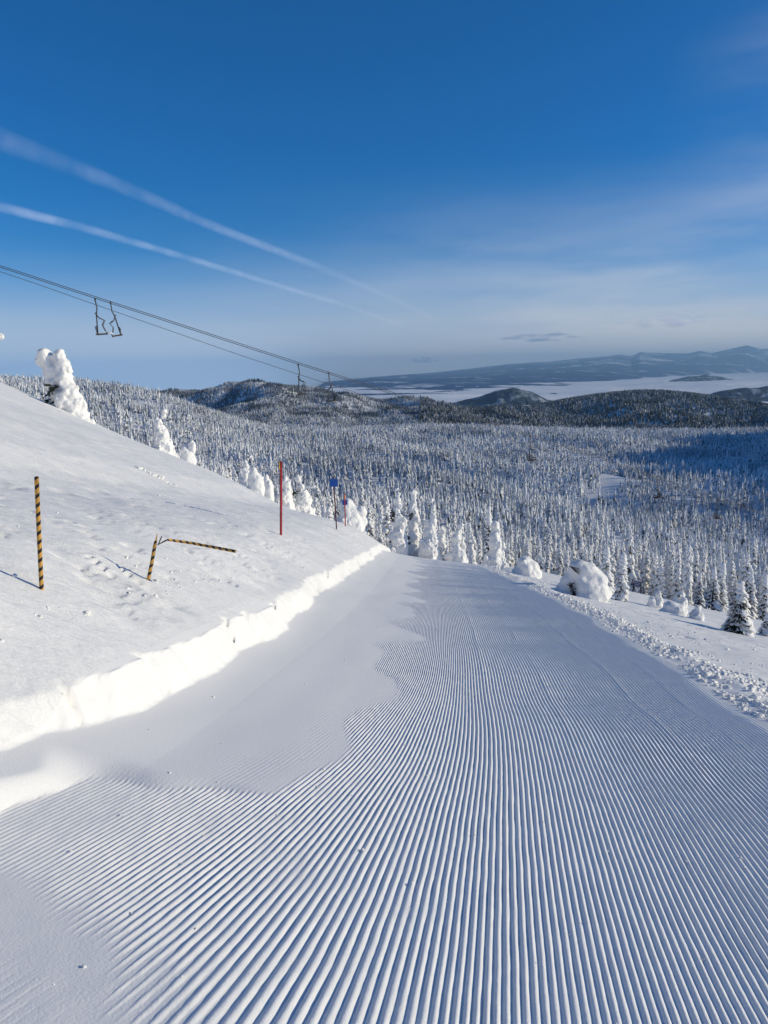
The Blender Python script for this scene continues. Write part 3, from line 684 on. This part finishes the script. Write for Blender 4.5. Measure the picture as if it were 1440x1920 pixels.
# the large twin-headed one on the left skyline
ghost(125, 790, 42.7, 140, 60, 'tall twin-headed snow-plastered tree standing alone against the sky on the left ridge', kind='none', seed=4, cat='snow-covered tree', darks=3, vox=.10,
      extra=[(-31, 0, 121, 12, 15), (-36, 0, 108, 10, 11), (-27, 0, 104, 11, 13), (-22, 0, 88, 12, 14), (-19, 0, 73, 13, 15), (-16, 0, 60, 13, 16), (-14, 0, 42, 15, 18), (-8, 0, 22, 18, 20), (-3, 0, 4, 20, 18),
             (-3, 0, 119, 12, 14), (1, 0, 106, 13, 14), (4, 0, 95, 14, 13), (2, 0, 84, 15, 14), (3, 0, 78, 14, 15), (6, 0, 62, 16, 17), (12, 0, 46, 18, 18), (17, 0, 28, 20, 19), (23, 0, 10, 20, 18), (28, 0, -6, 20, 16), (2, -10, 40, 14, 20), (10, -8, 10, 15, 16)])
ghost(-22, 745, 42.0, 95, 30, 'snow-plastered tree cut off by the left edge of the photo, one snowy arm showing', seed=14, cat='snow-covered tree', extra=[(12, 0, 74, 9, 7), (22, 0, 75, 8, 6), (31, 0, 72, 7, 5)])
ghost(303, 850, 46.2, 92, 27, 'slender white snow-plastered tree with a bent pointed top, right of the twin-headed one', lean=2, curl=7, seed=5, top=.28, cat='snow-covered tree')
ghost(320, 865, 49.0, 42, 18, 'short snowy stub of a tree touching the right side of the slender bent one', seed=6, top=.6, cat='snow-covered tree')
ghost(352, 875, 47.6, 44, 30, 'pair of rounded snow lumps on the skyline right of the slender bent tree', kind='mound', seed=7, cat='snow-covered tree', extra=[(11, 0, 34, 7, 14)])
ghost(462, 915, 46.2, 55, 17, 'thin snow-plastered tree at the left end of the row behind the red pole', seed=8, top=.4, cat='snow-covered tree')
ghost(480, 918, 43.4, 46, 32, 'rounded snow heap with a blue-shadowed hollow, left of the red pole', kind='mound', seed=9, cat='snow-covered tree', extra=[(-4, 0, 34, 10, 11)])
ghost(503, 928, 45.5, 42, 22, 'low snow heap just left of the red pole', kind='mound', seed=10, cat='snow-covered tree')
ghost(538, 942, 46.9, 55, 21, 'bluish snow-plastered tree directly right of the red pole', seed=11, top=.55, cat='snow-covered tree')
ghost(567, 955, 47.6, 82, 36, 'broad snow-plastered tree with a stubby arm, between red pole and large blue sign', seed=12, top=.18, base=1.1, cat='snow-covered tree', extra=[(14, 0, 60, 6, 3), (23, 0, 61, 6, 3)], darks=2)
ghost(657, 990, 42.0, 60, 54, 'big rounded snow mass behind the small blue sign, overhanging on its right', kind='mound', seed=13, cat='snow-covered tree', extra=[(20, 0, 32, 13, 13), (-6, 0, 45, 16, 12), (24, 0, 12, 9, 12)])
ghost(748, 1010, 53.2, 104, 26, 'tallest snow-plastered tree just beyond the far end of the groomed run', seed=15, top=.25, cat='snow-covered tree', darks=3, extra=[(9, -2, 60, 6, 20)])
ghost(776, 1012, 54.6, 96, 19, 'slim straight snow-plastered tree second from the left at the far end of the run', seed=16, top=.5, cat='snow-covered tree', darks=4)
ghost(804, 1018, 53.2, 92, 34, 'wide-based narrow-topped snowy tree leaning right at the far end of the run', lean=8, seed=17, top=.18, base=1.25, cat='snow-covered tree')
ghost(829, 1022, 53.9, 38, 15, 'small snow stub between two leaning snow-plastered trees', seed=18, top=.6, cat='snow-covered tree')
ghost(848, 1032, 53.2, 54, 26, 'snow-plastered tree leaning hard to the right beside the run', lean=14, seed=19, top=.4, cat='snow-covered tree')
ghost(867, 1038, 53.9, 34, 15, 'thin low snow stub right of the hard-leaning one', seed=20, top=.5, cat='snow-covered tree')
ghost(886, 1045, 56.0, 48, 15, 'small pointed snow-plastered tree left of the dark fir', seed=21, top=.3, cat='snow-covered tree')
ghost(926, 1058, 54.6, 82, 27, 'smooth white snow column standing in front of the dark fir', seed=22, top=.45, base=1.2, cat='snow-covered tree')
ghost(943, 1062, 57.4, 45, 13, 'low snowy spike right of the smooth white column', seed=23, top=.5, cat='snow-covered tree')
ghost(862, 1040, 49.0, 22, 26, 'low snow hump at the right edge of the run by the leaning trees', kind='mound', seed=43, cat='snow mound', name='snow_mound')
ghost(988, 1080, 42.0, 42, 54, 'smooth dome of snow beside the run, left of the biggest snow mass', kind='mound', seed=24, cat='snow mound', vis=True, name='snow_mound')
ghost(1090, 1117, 38.5, 74, 84, 'biggest rounded snow mass right of the run, with broken branches in a dark hollow', kind='none', seed=25, cat='snow-covered tree', vis=True, vox=.07, darks=0,
      extra=[(8, 0, 2, 52, 18), (12, 0, 20, 38, 24), (-4, 3, 46, 24, 22), (10, -2, 50, 20, 18), (30, -4, 28, 20, 20), (42, -2, 6, 18, 14), (-40, 6, 2, 36, 10), (-26, 8, 16, 22, 16), (-30, 4, 30, 12, 12), (-10, 0, 62, 18, 9), (14, -12, 8, 34, 18), (22, -2, 42, 17, 17)])
big = [o for o in scene.objects if o.name.startswith('snow_ghost_tree')][-1]; kb = big.location.y/F
tuft(big, [(-24*kb, -24*kb, 20*kb), (-21*kb, -26*kb, 12*kb), (-26*kb, -20*kb, 30*kb)], 9*kb, 3)
bb = bmesh.new()
for i in range(5):
    bmesh.ops.create_cone(bb, cap_ends=True, segments=6, radius1=.9*kb, radius2=.5*kb, depth=(20-i*1.5)*kb, matrix=Matrix.Translation(((-20+i)*kb, (-20-i)*kb, (62-i*2.2)*kb)) @ Matrix.Rotation(math.radians(106+i*5), 4, 'Y'))
bm_obj('broken_branch', bb, m_post, big)

def boughed_fir(px, row, hpx, wpx, label, seed, y=None, darkness=.5, lean=0, snowtop=.35, n=70):
    """fir with drooping snow pillows over dark boughs"""
    r = random.Random(seed); p = hit(px, row) if y is None else Vector((ray(px, row)[0]*y, y, 0)); p.z = g1(p.x, p.y)
    k = p.y/F; h = hpx*k if y is None else at(px, row-hpx, p.y).z-p.z; w = wpx*k
    e = empty('snow_laden_fir', p); tag(e, label, 'tree'); sb = bmesh.new(); db = bmesh.new()
    for i in range(n):
        f = (i/n)**1.15; a = i*2.39996+r.uniform(-.3, .3); L = w*.5*(1-f)**.62*r.uniform(.7, 1.08)+.05*w; z = h*(.05+.88*f)
        facing = -math.sin(a)*.3-math.cos(a)*.7                        # rime side is to the right, bare side to the left
        c = Vector((math.cos(a)*L*.55+lean*k*f, math.sin(a)*L*.55, z))
        M = Matrix.Translation(c) @ Matrix.Rotation(a, 4, 'Z') @ Matrix.Rotation(math.radians(28+16*r.random()), 4, 'Y')
        th = h/n*4.2*r.uniform(.6, 1.1)
        sc = 1 if r.random() > darkness*max(0, facing+.35) else .35
        bmesh.ops.create_icosphere(sb, subdivisions=2, radius=1, matrix=M @ Matrix.Diagonal((L*.58*sc, L*.30*sc+.03, th*.5*sc, 1)))
        for q in range(7):
            d = Vector((r.uniform(.3, 1), r.uniform(-.55, .55), r.uniform(-.35, .12))); s = Vector((-d.y, d.x, .3)).normalized()*L*.07
            b0 = M @ (Vector((0, 0, -th*.25))); b1 = M @ (d*L*.62+Vector((0, 0, -th*.3))); mm = b0.lerp(b1, .6); s3 = M.to_3x3() @ s
            db.faces.new([db.verts.new(b0-s3*.4), db.verts.new(mm-s3), db.verts.new(b1), db.verts.new(mm+s3)])
    for f in (.80, .88, .95): bmesh.ops.create_icosphere(sb, subdivisions=2, radius=1, matrix=Matrix.Translation((lean*k*f, 0, h*f)) @ Matrix.Diagonal((w*snowtop*(1.25-f), w*snowtop*(1.25-f), h*.06, 1)))
    for v in sb.verts: v.co += Vector((pn(v.co.x*6/w, v.co.z*6/w+seed), pn(v.co.y*6/w+9, v.co.z*6/w), 0))*w*.05
    bm_obj('crown', sb, m_snow, e); bm_obj('needles', db, m_dark, e, False); trunk(e, h*.85, w*.06)
    return e
boughed_fir(916, 1050, 100, 34, 'dark green fir with bare boughs rising behind the smooth white snow column', 31, y=59, darkness=1.5, n=60)
boughed_fir(1135, 1112, 92, 34, 'snow-laden fir with a pale knobbly top, left one of the two beside the notice board', 32, darkness=.5, snowtop=.5)
boughed_fir(1163, 1126, 94, 33, 'snow-laden fir with a broad snowy cap, nearest to the notice board on its left', 33, darkness=.6, lean=3, snowtop=.6)
boughed_fir(1383, 1186, 104, 62, 'largest snow-laden fir near the right edge, dark boughs on its left side', 34, darkness=.9, n=110)
boughed_fir(1436, 1192, 44, 34, 'small snow-laden fir cut by the right edge of the photo', 35, darkness=.6)
boughed_fir(1310, 1120, 46, 26, 'short dark-sided fir left of the row behind the largest fir', 36, darkness=1.2, y=88)
boughed_fir(1336, 1124, 58, 36, 'dark fir with little snow, behind and left of the largest fir', 37, darkness=1.4, y=85)
boughed_fir(1352, 1122, 66, 26, 'slim snow-capped fir touching the dark one behind the largest fir', 38, darkness=.5, y=87, snowtop=.6)
boughed_fir(1405, 1136, 64, 34, 'fir with dark lower boughs directly right of the largest fir', 39, darkness=1.2, y=84)
boughed_fir(1432, 1140, 62, 32, 'snow-laden fir behind the small one at the right edge', 40, darkness=.9, y=82)
boughed_fir(1290, 1116, 38, 22, 'small pale fir at the left end of the row behind the largest fir', 41, darkness=.5, y=90)
ghost(1234, 1140, 90, 34, 17, 'small pointed snow cone right of the notice board', seed=44, top=.3, cat='snow-covered tree', vis=True)
ghost(1262, 1150, 90, 26, 52, 'low wide snow heap in blue shade right of the small snow cone', kind='mound', seed=45, cat='snow mound', vis=True, name='snow_mound')
ghost(1276, 1136, 90, 32, 17, 'stubby snow-plastered tree with a dark tuft behind the low wide heap', seed=46, top=.5, cat='snow-covered tree', vis=True, darks=2)
ghost(1303, 1160, 90, 28, 24, 'small snow cone leaning right between the low wide heap and the largest fir', seed=47, lean=5, top=.35, cat='snow-covered tree', vis=True)
ghost(1222, 1138, 90, 22, 18, 'little snow lump left of the small pointed snow cone', kind='mound', seed=48, cat='snow mound', vis=True, name='snow_mound')

# ---------------------------------------------------------------- poles and signs
def tube(bm, pts, rads, seg=10, uvl=None, turns=0, per=.3):
    rings = []; acc = 0
    for i, p in enumerate(pts):
        p = Vector(p); d = (Vector(pts[min(i+1, len(pts)-1)])-Vector(pts[max(i-1, 0)])).normalized()
        s = d.cross(Vector((.13, 1, .05))).normalized(); u = s.cross(d); r = rads[i] if hasattr(rads, '__len__') else rads
        if i: acc += (p-Vector(pts[i-1])).length
        rings.append(([bm.verts.new(p+(s*math.cos(2*math.pi*k/seg)+u*math.sin(2*math.pi*k/seg))*r) for k in range(seg)], acc))
    for (a, va), (b_, vb) in zip(rings, rings[1:]):
        for k in range(seg):
            f = bm.faces.new((a[k], a[(k+1) % seg], b_[(k+1) % seg], b_[k]))
            if uvl:
                for lp, (uu_, vv_) in zip(f.loops, ((k, va), (k+1, va), (k+1, vb), (k, vb))): lp[uvl].uv = (turns*uu_/seg, vv_/per)
    for r_, rev in ((rings[0][0], False), (rings[-1][0], True)):
        f = bm.faces.new(r_[::-1] if rev else r_)
        if uvl:
            for lp in f.loops: lp[uvl].uv = (.1, .1)
def striped(name, parent, pts, rads, per, turns=1):
    bm = bmesh.new(); uvl = bm.loops.layers.uv.new('UVMap'); tube(bm, pts, rads, 14, uvl, turns, per)
    return bm_obj(name, bm, m_str, parent)
def local(px, py, y, o): v = at(px, py, y); return v-o
# tall striped pole
b0 = hit(78, 1105); L = [at(78, 1105, b0.y)-b0, at(73, 1000, b0.y)-b0, at(68.5, 895, b0.y)-b0]; kk = b0.y/F
e = empty('marker_pole', b0); tag(e, 'tall upright pole wrapped in orange and black spiral stripes, standing on the left snow slope', 'marker pole', 'striped marker poles')
striped('pole', e, [L[0]-(L[2]-L[0])*.15, L[0], L[1], L[2]], 4.1*kk, 17.9*kk, 1)
cb = bmesh.new(); tube(cb, [L[2], L[2]+Vector((0, 0, 1.5*kk))], [3.9*kk, 3.2*kk]); bm_obj('cap', cb, m_post, e)
# broken striped pole
b0 = hit(278, 1088); kk = b0.y/F; q = lambda px, py, dy=0: at(px, py, b0.y+dy)-b0
e = empty('marker_pole', b0); tag(e, 'snapped orange and black striped pole, its upper half bent over sideways', 'marker pole', 'striped marker poles')
striped('pole', e, [q(274, 1105), q(278, 1087), q(285, 1053), q(290, 1024), q(292, 1014)], [3.4*kk, 3.4*kk, 3.4*kk, 3.2*kk, 2.6*kk], 16*kk, 1)
striped('broken_top', e, [q(315, 1012), q(360, 1018.5), q(442, 1034)], [2.4*kk, 2.7*kk, 2.9*kk], 12.6*kk, 1)
for nm, pts, rr_ in (('splinter', [q(290, 1026), q(293, 1012), q(294.5, 1001)], [2.2*kk, 1.6*kk, .6*kk]), ('splinter', [q(297, 1020), q(301, 1011), q(303.5, 1005)], [.9*kk, 1.2*kk, .7*kk]),
                     ('splinter', [q(295, 1022), q(305, 1016.5), q(314, 1012), q(320, 1012.5)], [.8*kk, 1.3*kk, 1.4*kk, 2.0*kk])):
    sb = bmesh.new(); tube(sb, pts, rr_, 7); bm_obj(nm, sb, m_str if nm == 'splinter' and pts[0].x < pts[1].x and rr_[0] > 2*kk else m_post, e)
# red pole with a yellow reflector
b0 = hit(527, 1003, y0=5); kk = b0.y/F
q = lambda px, py, dy=0: at(px, py, b0.y+dy)-b0
e = empty('marker_pole', b0); tag(e, 'tall thick red pole with a yellow reflector at its top, left of the blue signs', 'marker pole')
sb = bmesh.new(); tube(sb, [q(526.6, 1015), q(526.8, 1003), q(527, 935), q(527, 865)], 2.4*kk, 12); bm_obj('pole', sb, m_red, e)
sb = bmesh.new(); c = q(524.6, 873); bmesh.ops.create_cube(sb, size=1, matrix=Matrix.Translation(c+Vector((-.4*kk, -.6*kk, 0))) @ Matrix.Diagonal((1.5*kk, 3.2*kk, 16*kk, 1))); bmesh.ops.bevel(sb, geom=sb.edges[:], offset=.3*kk, segments=1)
bm_obj('reflector', sb, m_refl, e)
# blue signs
def rounded_plate(w, h, r, t, notch=0):
    bm = bmesh.new(); pts = []
    for cx, cz, a0 in ((w/2-r, h/2-r, 0), (-w/2+r, h/2-r, 90), (-w/2+r, -h/2+r, 180), (w/2-r, -h/2+r, 270)):
        for i in range(6): a = math.radians(a0+18*i); pts.append((cx+r*math.cos(a), cz+r*math.sin(a)))
    f = bm.faces.new([bm.verts.new((x, -t/2, z)) for x, z in pts]); g = bmesh.ops.extrude_face_region(bm, geom=[f])
    for v in g['geom']:
        if isinstance(v, bmesh.types.BMVert): v.co.y += t
    bmesh.ops.recalc_face_normals(bm, faces=bm.faces); return bm
def blue_sign(yb, base, top, plate_c, pw, ph, label, mpole, pr, plate_front):
    b0 = at(base[0], base[1], yb); b0.z = min(b0.z, g1(b0.x, b0.y)); kk = b0.y/F; q = lambda px, py: at(px, py, b0.y)-b0
    e = empty('trail_sign', b0); tag(e, label, 'sign', 'blue signs on poles')
    v0, v1 = q(*base), q(*top)
    sb = bmesh.new(); tube(sb, [v0-(v1-v0)*.12, v0, v1], pr*kk, 10); bm_obj('pole', sb, mpole, e)
    pl = rounded_plate(pw*kk, ph*kk, 2*kk, .5*kk); o = bm_obj('sign_plate', pl, m_blue, e, False); o.location = q(*plate_c)+Vector((0, (-1.6 if plate_front else 1.6)*pr*kk, 0))
    return e, q, kk
e, q, kk = blue_sign(29, (630.5, 982), (625, 895.5), (626, 905), 15.5, 15, 'larger blue square sign on a dark pole, higher and left of the small blue sign', m_dred, 1.15, True)
sb = bmesh.new(); tube(sb, [q(629.2, 956), q(633.5, 962)], .8*kk, 6); tube(sb, [q(631.5, 960), q(634.5, 963.5)], 1.6*kk, 6); bm_obj('bracket', sb, m_post, e)
sb = bmesh.new(); tube(sb, [q(625.1, 898.5), q(625, 895.2)], 1.4*kk, 8); bm_obj('cap', sb, m_post, e)
e, q, kk = blue_sign(33, (647.5, 981), (646, 926), (646.5, 942.5), 9.6, 9.6, 'small blue sign on a red orange-tipped pole, right of the larger blue sign', m_red, 1.15, False)
sb = bmesh.new(); tube(sb, [q(646.25, 937), q(646, 927)], 1.25*kk, 10); bm_obj('orange_band', sb, m_orange, e)
# notice board
b0 = hit(1201, 1113, y0=20); kk = b0.y/F; q = lambda px, py: at(px, py, b0.y)-b0
e = empty('notice_board', b0); tag(e, 'dark blue notice board with rows of pale writing on two black posts', 'sign')
for a_, b_ in (((1187.6, 1112), (1186.4, 1086.5)), ((1202, 1116), (1200.8, 1088))):
    sb = bmesh.new(); p0, p1 = q(*a_), q(*b_); d = p1-p0
    bmesh.ops.create_cube(sb, size=1, matrix=Matrix.Translation((p0+p1)/2-d*.08) @ d.to_track_quat('Z', 'Y').to_matrix().to_4x4() @ Matrix.Diagonal((1.7*kk, 1.7*kk, d.length*1.16, 1))); bm_obj('post', sb, m_post, e, False)
pb = bmesh.new(); c = q(1194.2, 1094.2); sx = Vector(q(1200.6, 1095.4)-q(1187.4, 1093.0)); ang = math.atan2(sx.z, sx.x)
MB_ = Matrix.Translation(c+Vector((0, -.9*kk, 0))) @ Matrix.Rotation(-ang, 4, 'Y')
bmesh.ops.create_cube(pb, size=1, matrix=MB_ @ Matrix.Diagonal((13.4*kk, .6*kk, 12.4*kk, 1))); bd = bm_obj('board', pb, m_navy, e, False)
lb = bmesh.new(); r = random.Random(2)
for i in range(4):
    x = -5.6
    while x < 5.2:
        w_ = r.uniform(.8, 2.2); bmesh.ops.create_cube(lb, size=1, matrix=MB_ @ Matrix.Translation(((x+w_/2)*kk, -.36*kk, (4.4-i*2.9)*kk)) @ Matrix.Diagonal((w_*kk, .12*kk, .55*kk, 1))); x += w_+.45
bm_obj('writing', lb, m_white, bd, False)
cb = bmesh.new()
for i in range(9): bmesh.ops.create_icosphere(cb, subdivisions=2, radius=1, matrix=MB_ @ Matrix.Translation(((-6+i*1.5)*kk, .3*kk, 6.5*kk)) @ Matrix.Diagonal((1.3*kk, .9*kk, .55*kk, 1)))
bm_obj('snow_cap', cb, m_snow, e)

# ---------------------------------------------------------------- chairlift
def inv_depth(px): return .0125-.0038*px/960
def cpt(px, row, dy=0): y = 1/inv_depth(px)*.99+dy; return at(px, row, y)
up = [(-500, 352), (-250, 421), (0, 497.5), (178, 556), (333, 606), (480, 654), (613, 697), (733, 735), (847, 769), (960, 803), (1100, 849), (1240, 896), (1400, 950), (1600, 1020)]
lo_ = [(-500, 366), (-250, 434), (0, 508), (178, 571), (333, 625), (480, 676.5), (623, 722), (713, 751), (813, 782), (947, 822), (1113, 872), (1243, 913), (1373, 946), (1600, 1024)]
def rope(pts, r, off, dy, label, group):
    pts = np.array(pts, float); px = np.linspace(pts[0, 0], pts[-1, 0], 60); ro_ = np.interp(px, pts[:, 0], pts[:, 1]); ro_ = np.convolve(np.pad(ro_, 2, mode='reflect', reflect_type='odd'), np.ones(5)/5, 'valid')
    bm = bmesh.new(); tube(bm, [cpt(a, b_+off, dy) for a, b_ in zip(px, ro_)], r, 6); o = bm_obj('lift_cable', bm, m_cable); tag(o, label, 'cable', group)
rope(up, .040, 0, 4.0, 'uppermost of the three chairlift cables, the farther haul rope', 'chairlift cables')
rope(up, .040, 3.2, 0, 'middle one of the three chairlift cables, close below the uppermost', 'chairlift cables')
rope(lo_, .030, 0, 2.0, 'lowest of the three chairlift cables, running apart from the upper pair', 'chairlift cables')
def rup(px): a = np.array(up, float); return float(np.interp(px, a[:, 0], a[:, 1]))
def make_chair(px, off, dy, rotz, swing, label, seatpx=64):
    """double chair: hanging post, seat, back, folded bar; local x = across the chair, y = direction of travel"""
    p = cpt(px, rup(px)+off, dy); k = p.y/F; e = empty('lift_chair', p, (0, swing, rotz)); tag(e, label, 'chairlift chair', 'double chairs hanging from the lift'); s = 3.95/62*.97
    S = lambda x, y_, z: (x*s, y_*s, -z*s)
    g = bmesh.new(); tube(g, [S(0, -3, 0), S(0, 3, 0)], .10, 8); tube(g, [S(0, 0, 0), S(0, 0, 3)], .10, 8); bm_obj('grip', g, m_steel, e)
    h_ = bmesh.new(); tube(h_, [S(0, 0, 1), S(1.6, 0, 12), S(2.2, 0, 17), S(.2, 0, 25), S(0, 0, 60)], .07, 8); tube(h_, [S(-2.5, 0, 25), S(2.0, 0, 25)], .07, 6); bm_obj('hanger', h_, m_steel, e)
    f = bmesh.new()
    for yy in (-7.5, 7.5): tube(f, [S(0, 0, 26), S(4, yy*.4, 33), S(9, yy*.9, 35)], .052, 6)
    bm_obj('side_frame', f, m_steel, e)
    st_ = bmesh.new()
    for i in range(6): bmesh.ops.create_cube(st_, size=1, matrix=Matrix.Translation(S(-1+i*2.9, 0, 61.5-i*.25)) @ Matrix.Diagonal((2.9*s, 18*s, 1.5*s, 1)))
    tube(st_, [S(-3, -9, 61), S(15, -9, 60)], .04, 6); tube(st_, [S(-3, 9, 61), S(15, 9, 60)], .04, 6); bm_obj('seat', st_, m_wood, e, False)
    bk = bmesh.new()
    for i in range(3): bmesh.ops.create_cube(bk, size=1, matrix=Matrix.Translation(S(-1.2-i*.5, 0, 57-i*3.2)) @ Matrix.Diagonal((.7*s, 18*s, 2.2*s, 1)))
    for yy in (-9, 9): tube(bk, [S(0, yy, 61), S(-2.4, yy, 49), S(0, yy*.2, 46)], .052, 6)
    bm_obj('backrest', bk, m_steel, e, False)
    rb = bmesh.new()
    for yy in (-6.5, 6.5): tube(rb, [S(8, yy, 35), S(13, yy, 36.5), S(9, yy, 45), S(12.5, yy, 54), S(15.5, yy, 57), S(14.5, yy, 62)], .048, 6)
    tube(rb, [S(12.5, -6.5, 54), S(12.5, 6.5, 54)], .048, 6); tube(rb, [S(8.5, -6.5, 35), S(8.5, 6.5, 35)], .048, 6)
    o = bm_obj('restraint_bar', rb, m_steel, e); fr = bmesh.new(); tube(fr, [S(15, -8, 61), S(15, 8, 61)], .045, 6); bm_obj('footrest', fr, m_steel, o)
    return e
make_chair(178, 4, 0, math.radians(14), 0, 'leftmost lift chair, hanging straight down against the sky with a snow lump on it')
make_chair(207, 1, 4, math.radians(196), math.radians(13), 'lift chair just right of the leftmost one, swung to the right and seen from below')
make_chair(559, 3.5, 0, math.radians(20), 0, 'straight-hanging lift chair in front of the rounded wooded mountain')
make_chair(616, 1, 4, math.radians(200), math.radians(12), 'tilted lift chair in front of the sunlit snow patch on the rounded mountain')
make_chair(994, 3.5, 0, math.radians(25), 0, 'small dark lift chair over the forest, leftmost of the three low over the trees')
make_chair(1232, 1, 4, math.radians(200), math.radians(12), 'lift chair over the dark part of the forest, second of the three over the trees')
make_chair(1345, 3.5, 0, math.radians(25), 0, 'rightmost lift chair, low over the forest near the right edge')
fc = [o for o in scene.objects if o.name.startswith('lift_chair')][0]; sb = bmesh.new(); s = 3.95/62*.97
for i in range(4): bmesh.ops.create_icosphere(sb, subdivisions=2, radius=1, matrix=Matrix.Translation(((19+i*1.6)*s, 0, -(58+.5*i)*s)) @ Matrix.Diagonal((2*s, 2*s, 1.4*s, 1)))
tube(sb, [(14*s, 0, -55*s), (20*s, 0, -58.5*s)], .03, 6)
bm_obj('snow_lump', sb, m_snow, fc)

# ---------------------------------------------------------------- loose crumbs of snow
def crumbs(name, label, XY, S):
    ico = bmesh.new(); bmesh.ops.create_icosphere(ico, subdivisions=1, radius=1); V0 = np.array([v.co[:] for v in ico.verts]); F0 = np.array([[v.index for v in f.verts] for f in ico.faces]); ico.free()
    V0 = V0*np.array([1, 1, .7]); Zc = ground(XY[:, 0], XY[:, 1], False); n_ = len(XY); nv = len(V0)
    V = V0[None]*(S[:, None, None])*rng.uniform(.6, 1.3, (n_, 1, 3))*rng.uniform(.6, 1.35, (n_, nv, 1)); V[..., 0] += XY[:, 0:1]; V[..., 1] += XY[:, 1:2]; V[..., 2] += (Zc+S*.15)[:, None]
    F_ = (F0[None]+(np.arange(n_)*nv)[:, None, None]).reshape(-1, 3)
    tag(link(bpy.data.objects.new(name, np_mesh(name, V.reshape(-1, 3), F_, [m_snow], True))), label, 'snow crumbs', kind='stuff')
n_ = 26000; yy_ = np.exp(rng.uniform(math.log(4), math.log(46), n_)); tt_ = np.abs(rng.normal(.45, .36, n_))+np.where(rng.random(n_) < .3, rng.exponential(1.6, n_), 0)
clump = pn(yy_*1.2, tt_*1.5)+rng.normal(0, .18, n_) > -.12
xx_ = xc(yy_)+HW+tt_; ss_ = rng.gamma(1.2, .0062, n_)*(1+.5*(tt_ < 1)); ss_ = np.clip(ss_, .003, .042)
crumbs('snow_debris', 'crumbled lumps of snow thrown up along the right edge of the groomed run', np.stack([xx_, yy_], 1)[clump], ss_[clump])
n_ = 1100; yy_ = np.exp(rng.uniform(math.log(2.2), math.log(42), n_)); tt_ = -.35-np.abs(rng.normal(0, .1, n_))-rng.exponential(4.0, n_)*(rng.random(n_) < .6)
crumbs('snow_debris', 'scattered small snow crumbs on the wind-scoured left slope', np.stack([xc(yy_)-HW+tt_, yy_], 1), np.clip(rng.gamma(1.5, .005, n_), .003, .035))
n_ = 420; yy_ = np.exp(rng.uniform(math.log(1.6), math.log(18), n_)); uu_ = rng.uniform(-HW+.5, HW-.2, n_)
crumbs('snow_debris', 'tiny loose crumbs of snow lying on the groomed corduroy', np.stack([xc(yy_)+uu_, yy_], 1), np.clip(rng.gamma(1.5, .0028, n_), .0015, .012))
n_ = 70; c = hit(290, 893, y0=5)
crumbs('snow_debris', 'heap of broken wind crust high on the left slope', np.stack([c.x+rng.normal(0, .28, n_), c.y+rng.normal(0, .16, n_)], 1), np.clip(rng.gamma(2, .022, n_), .01, .09))
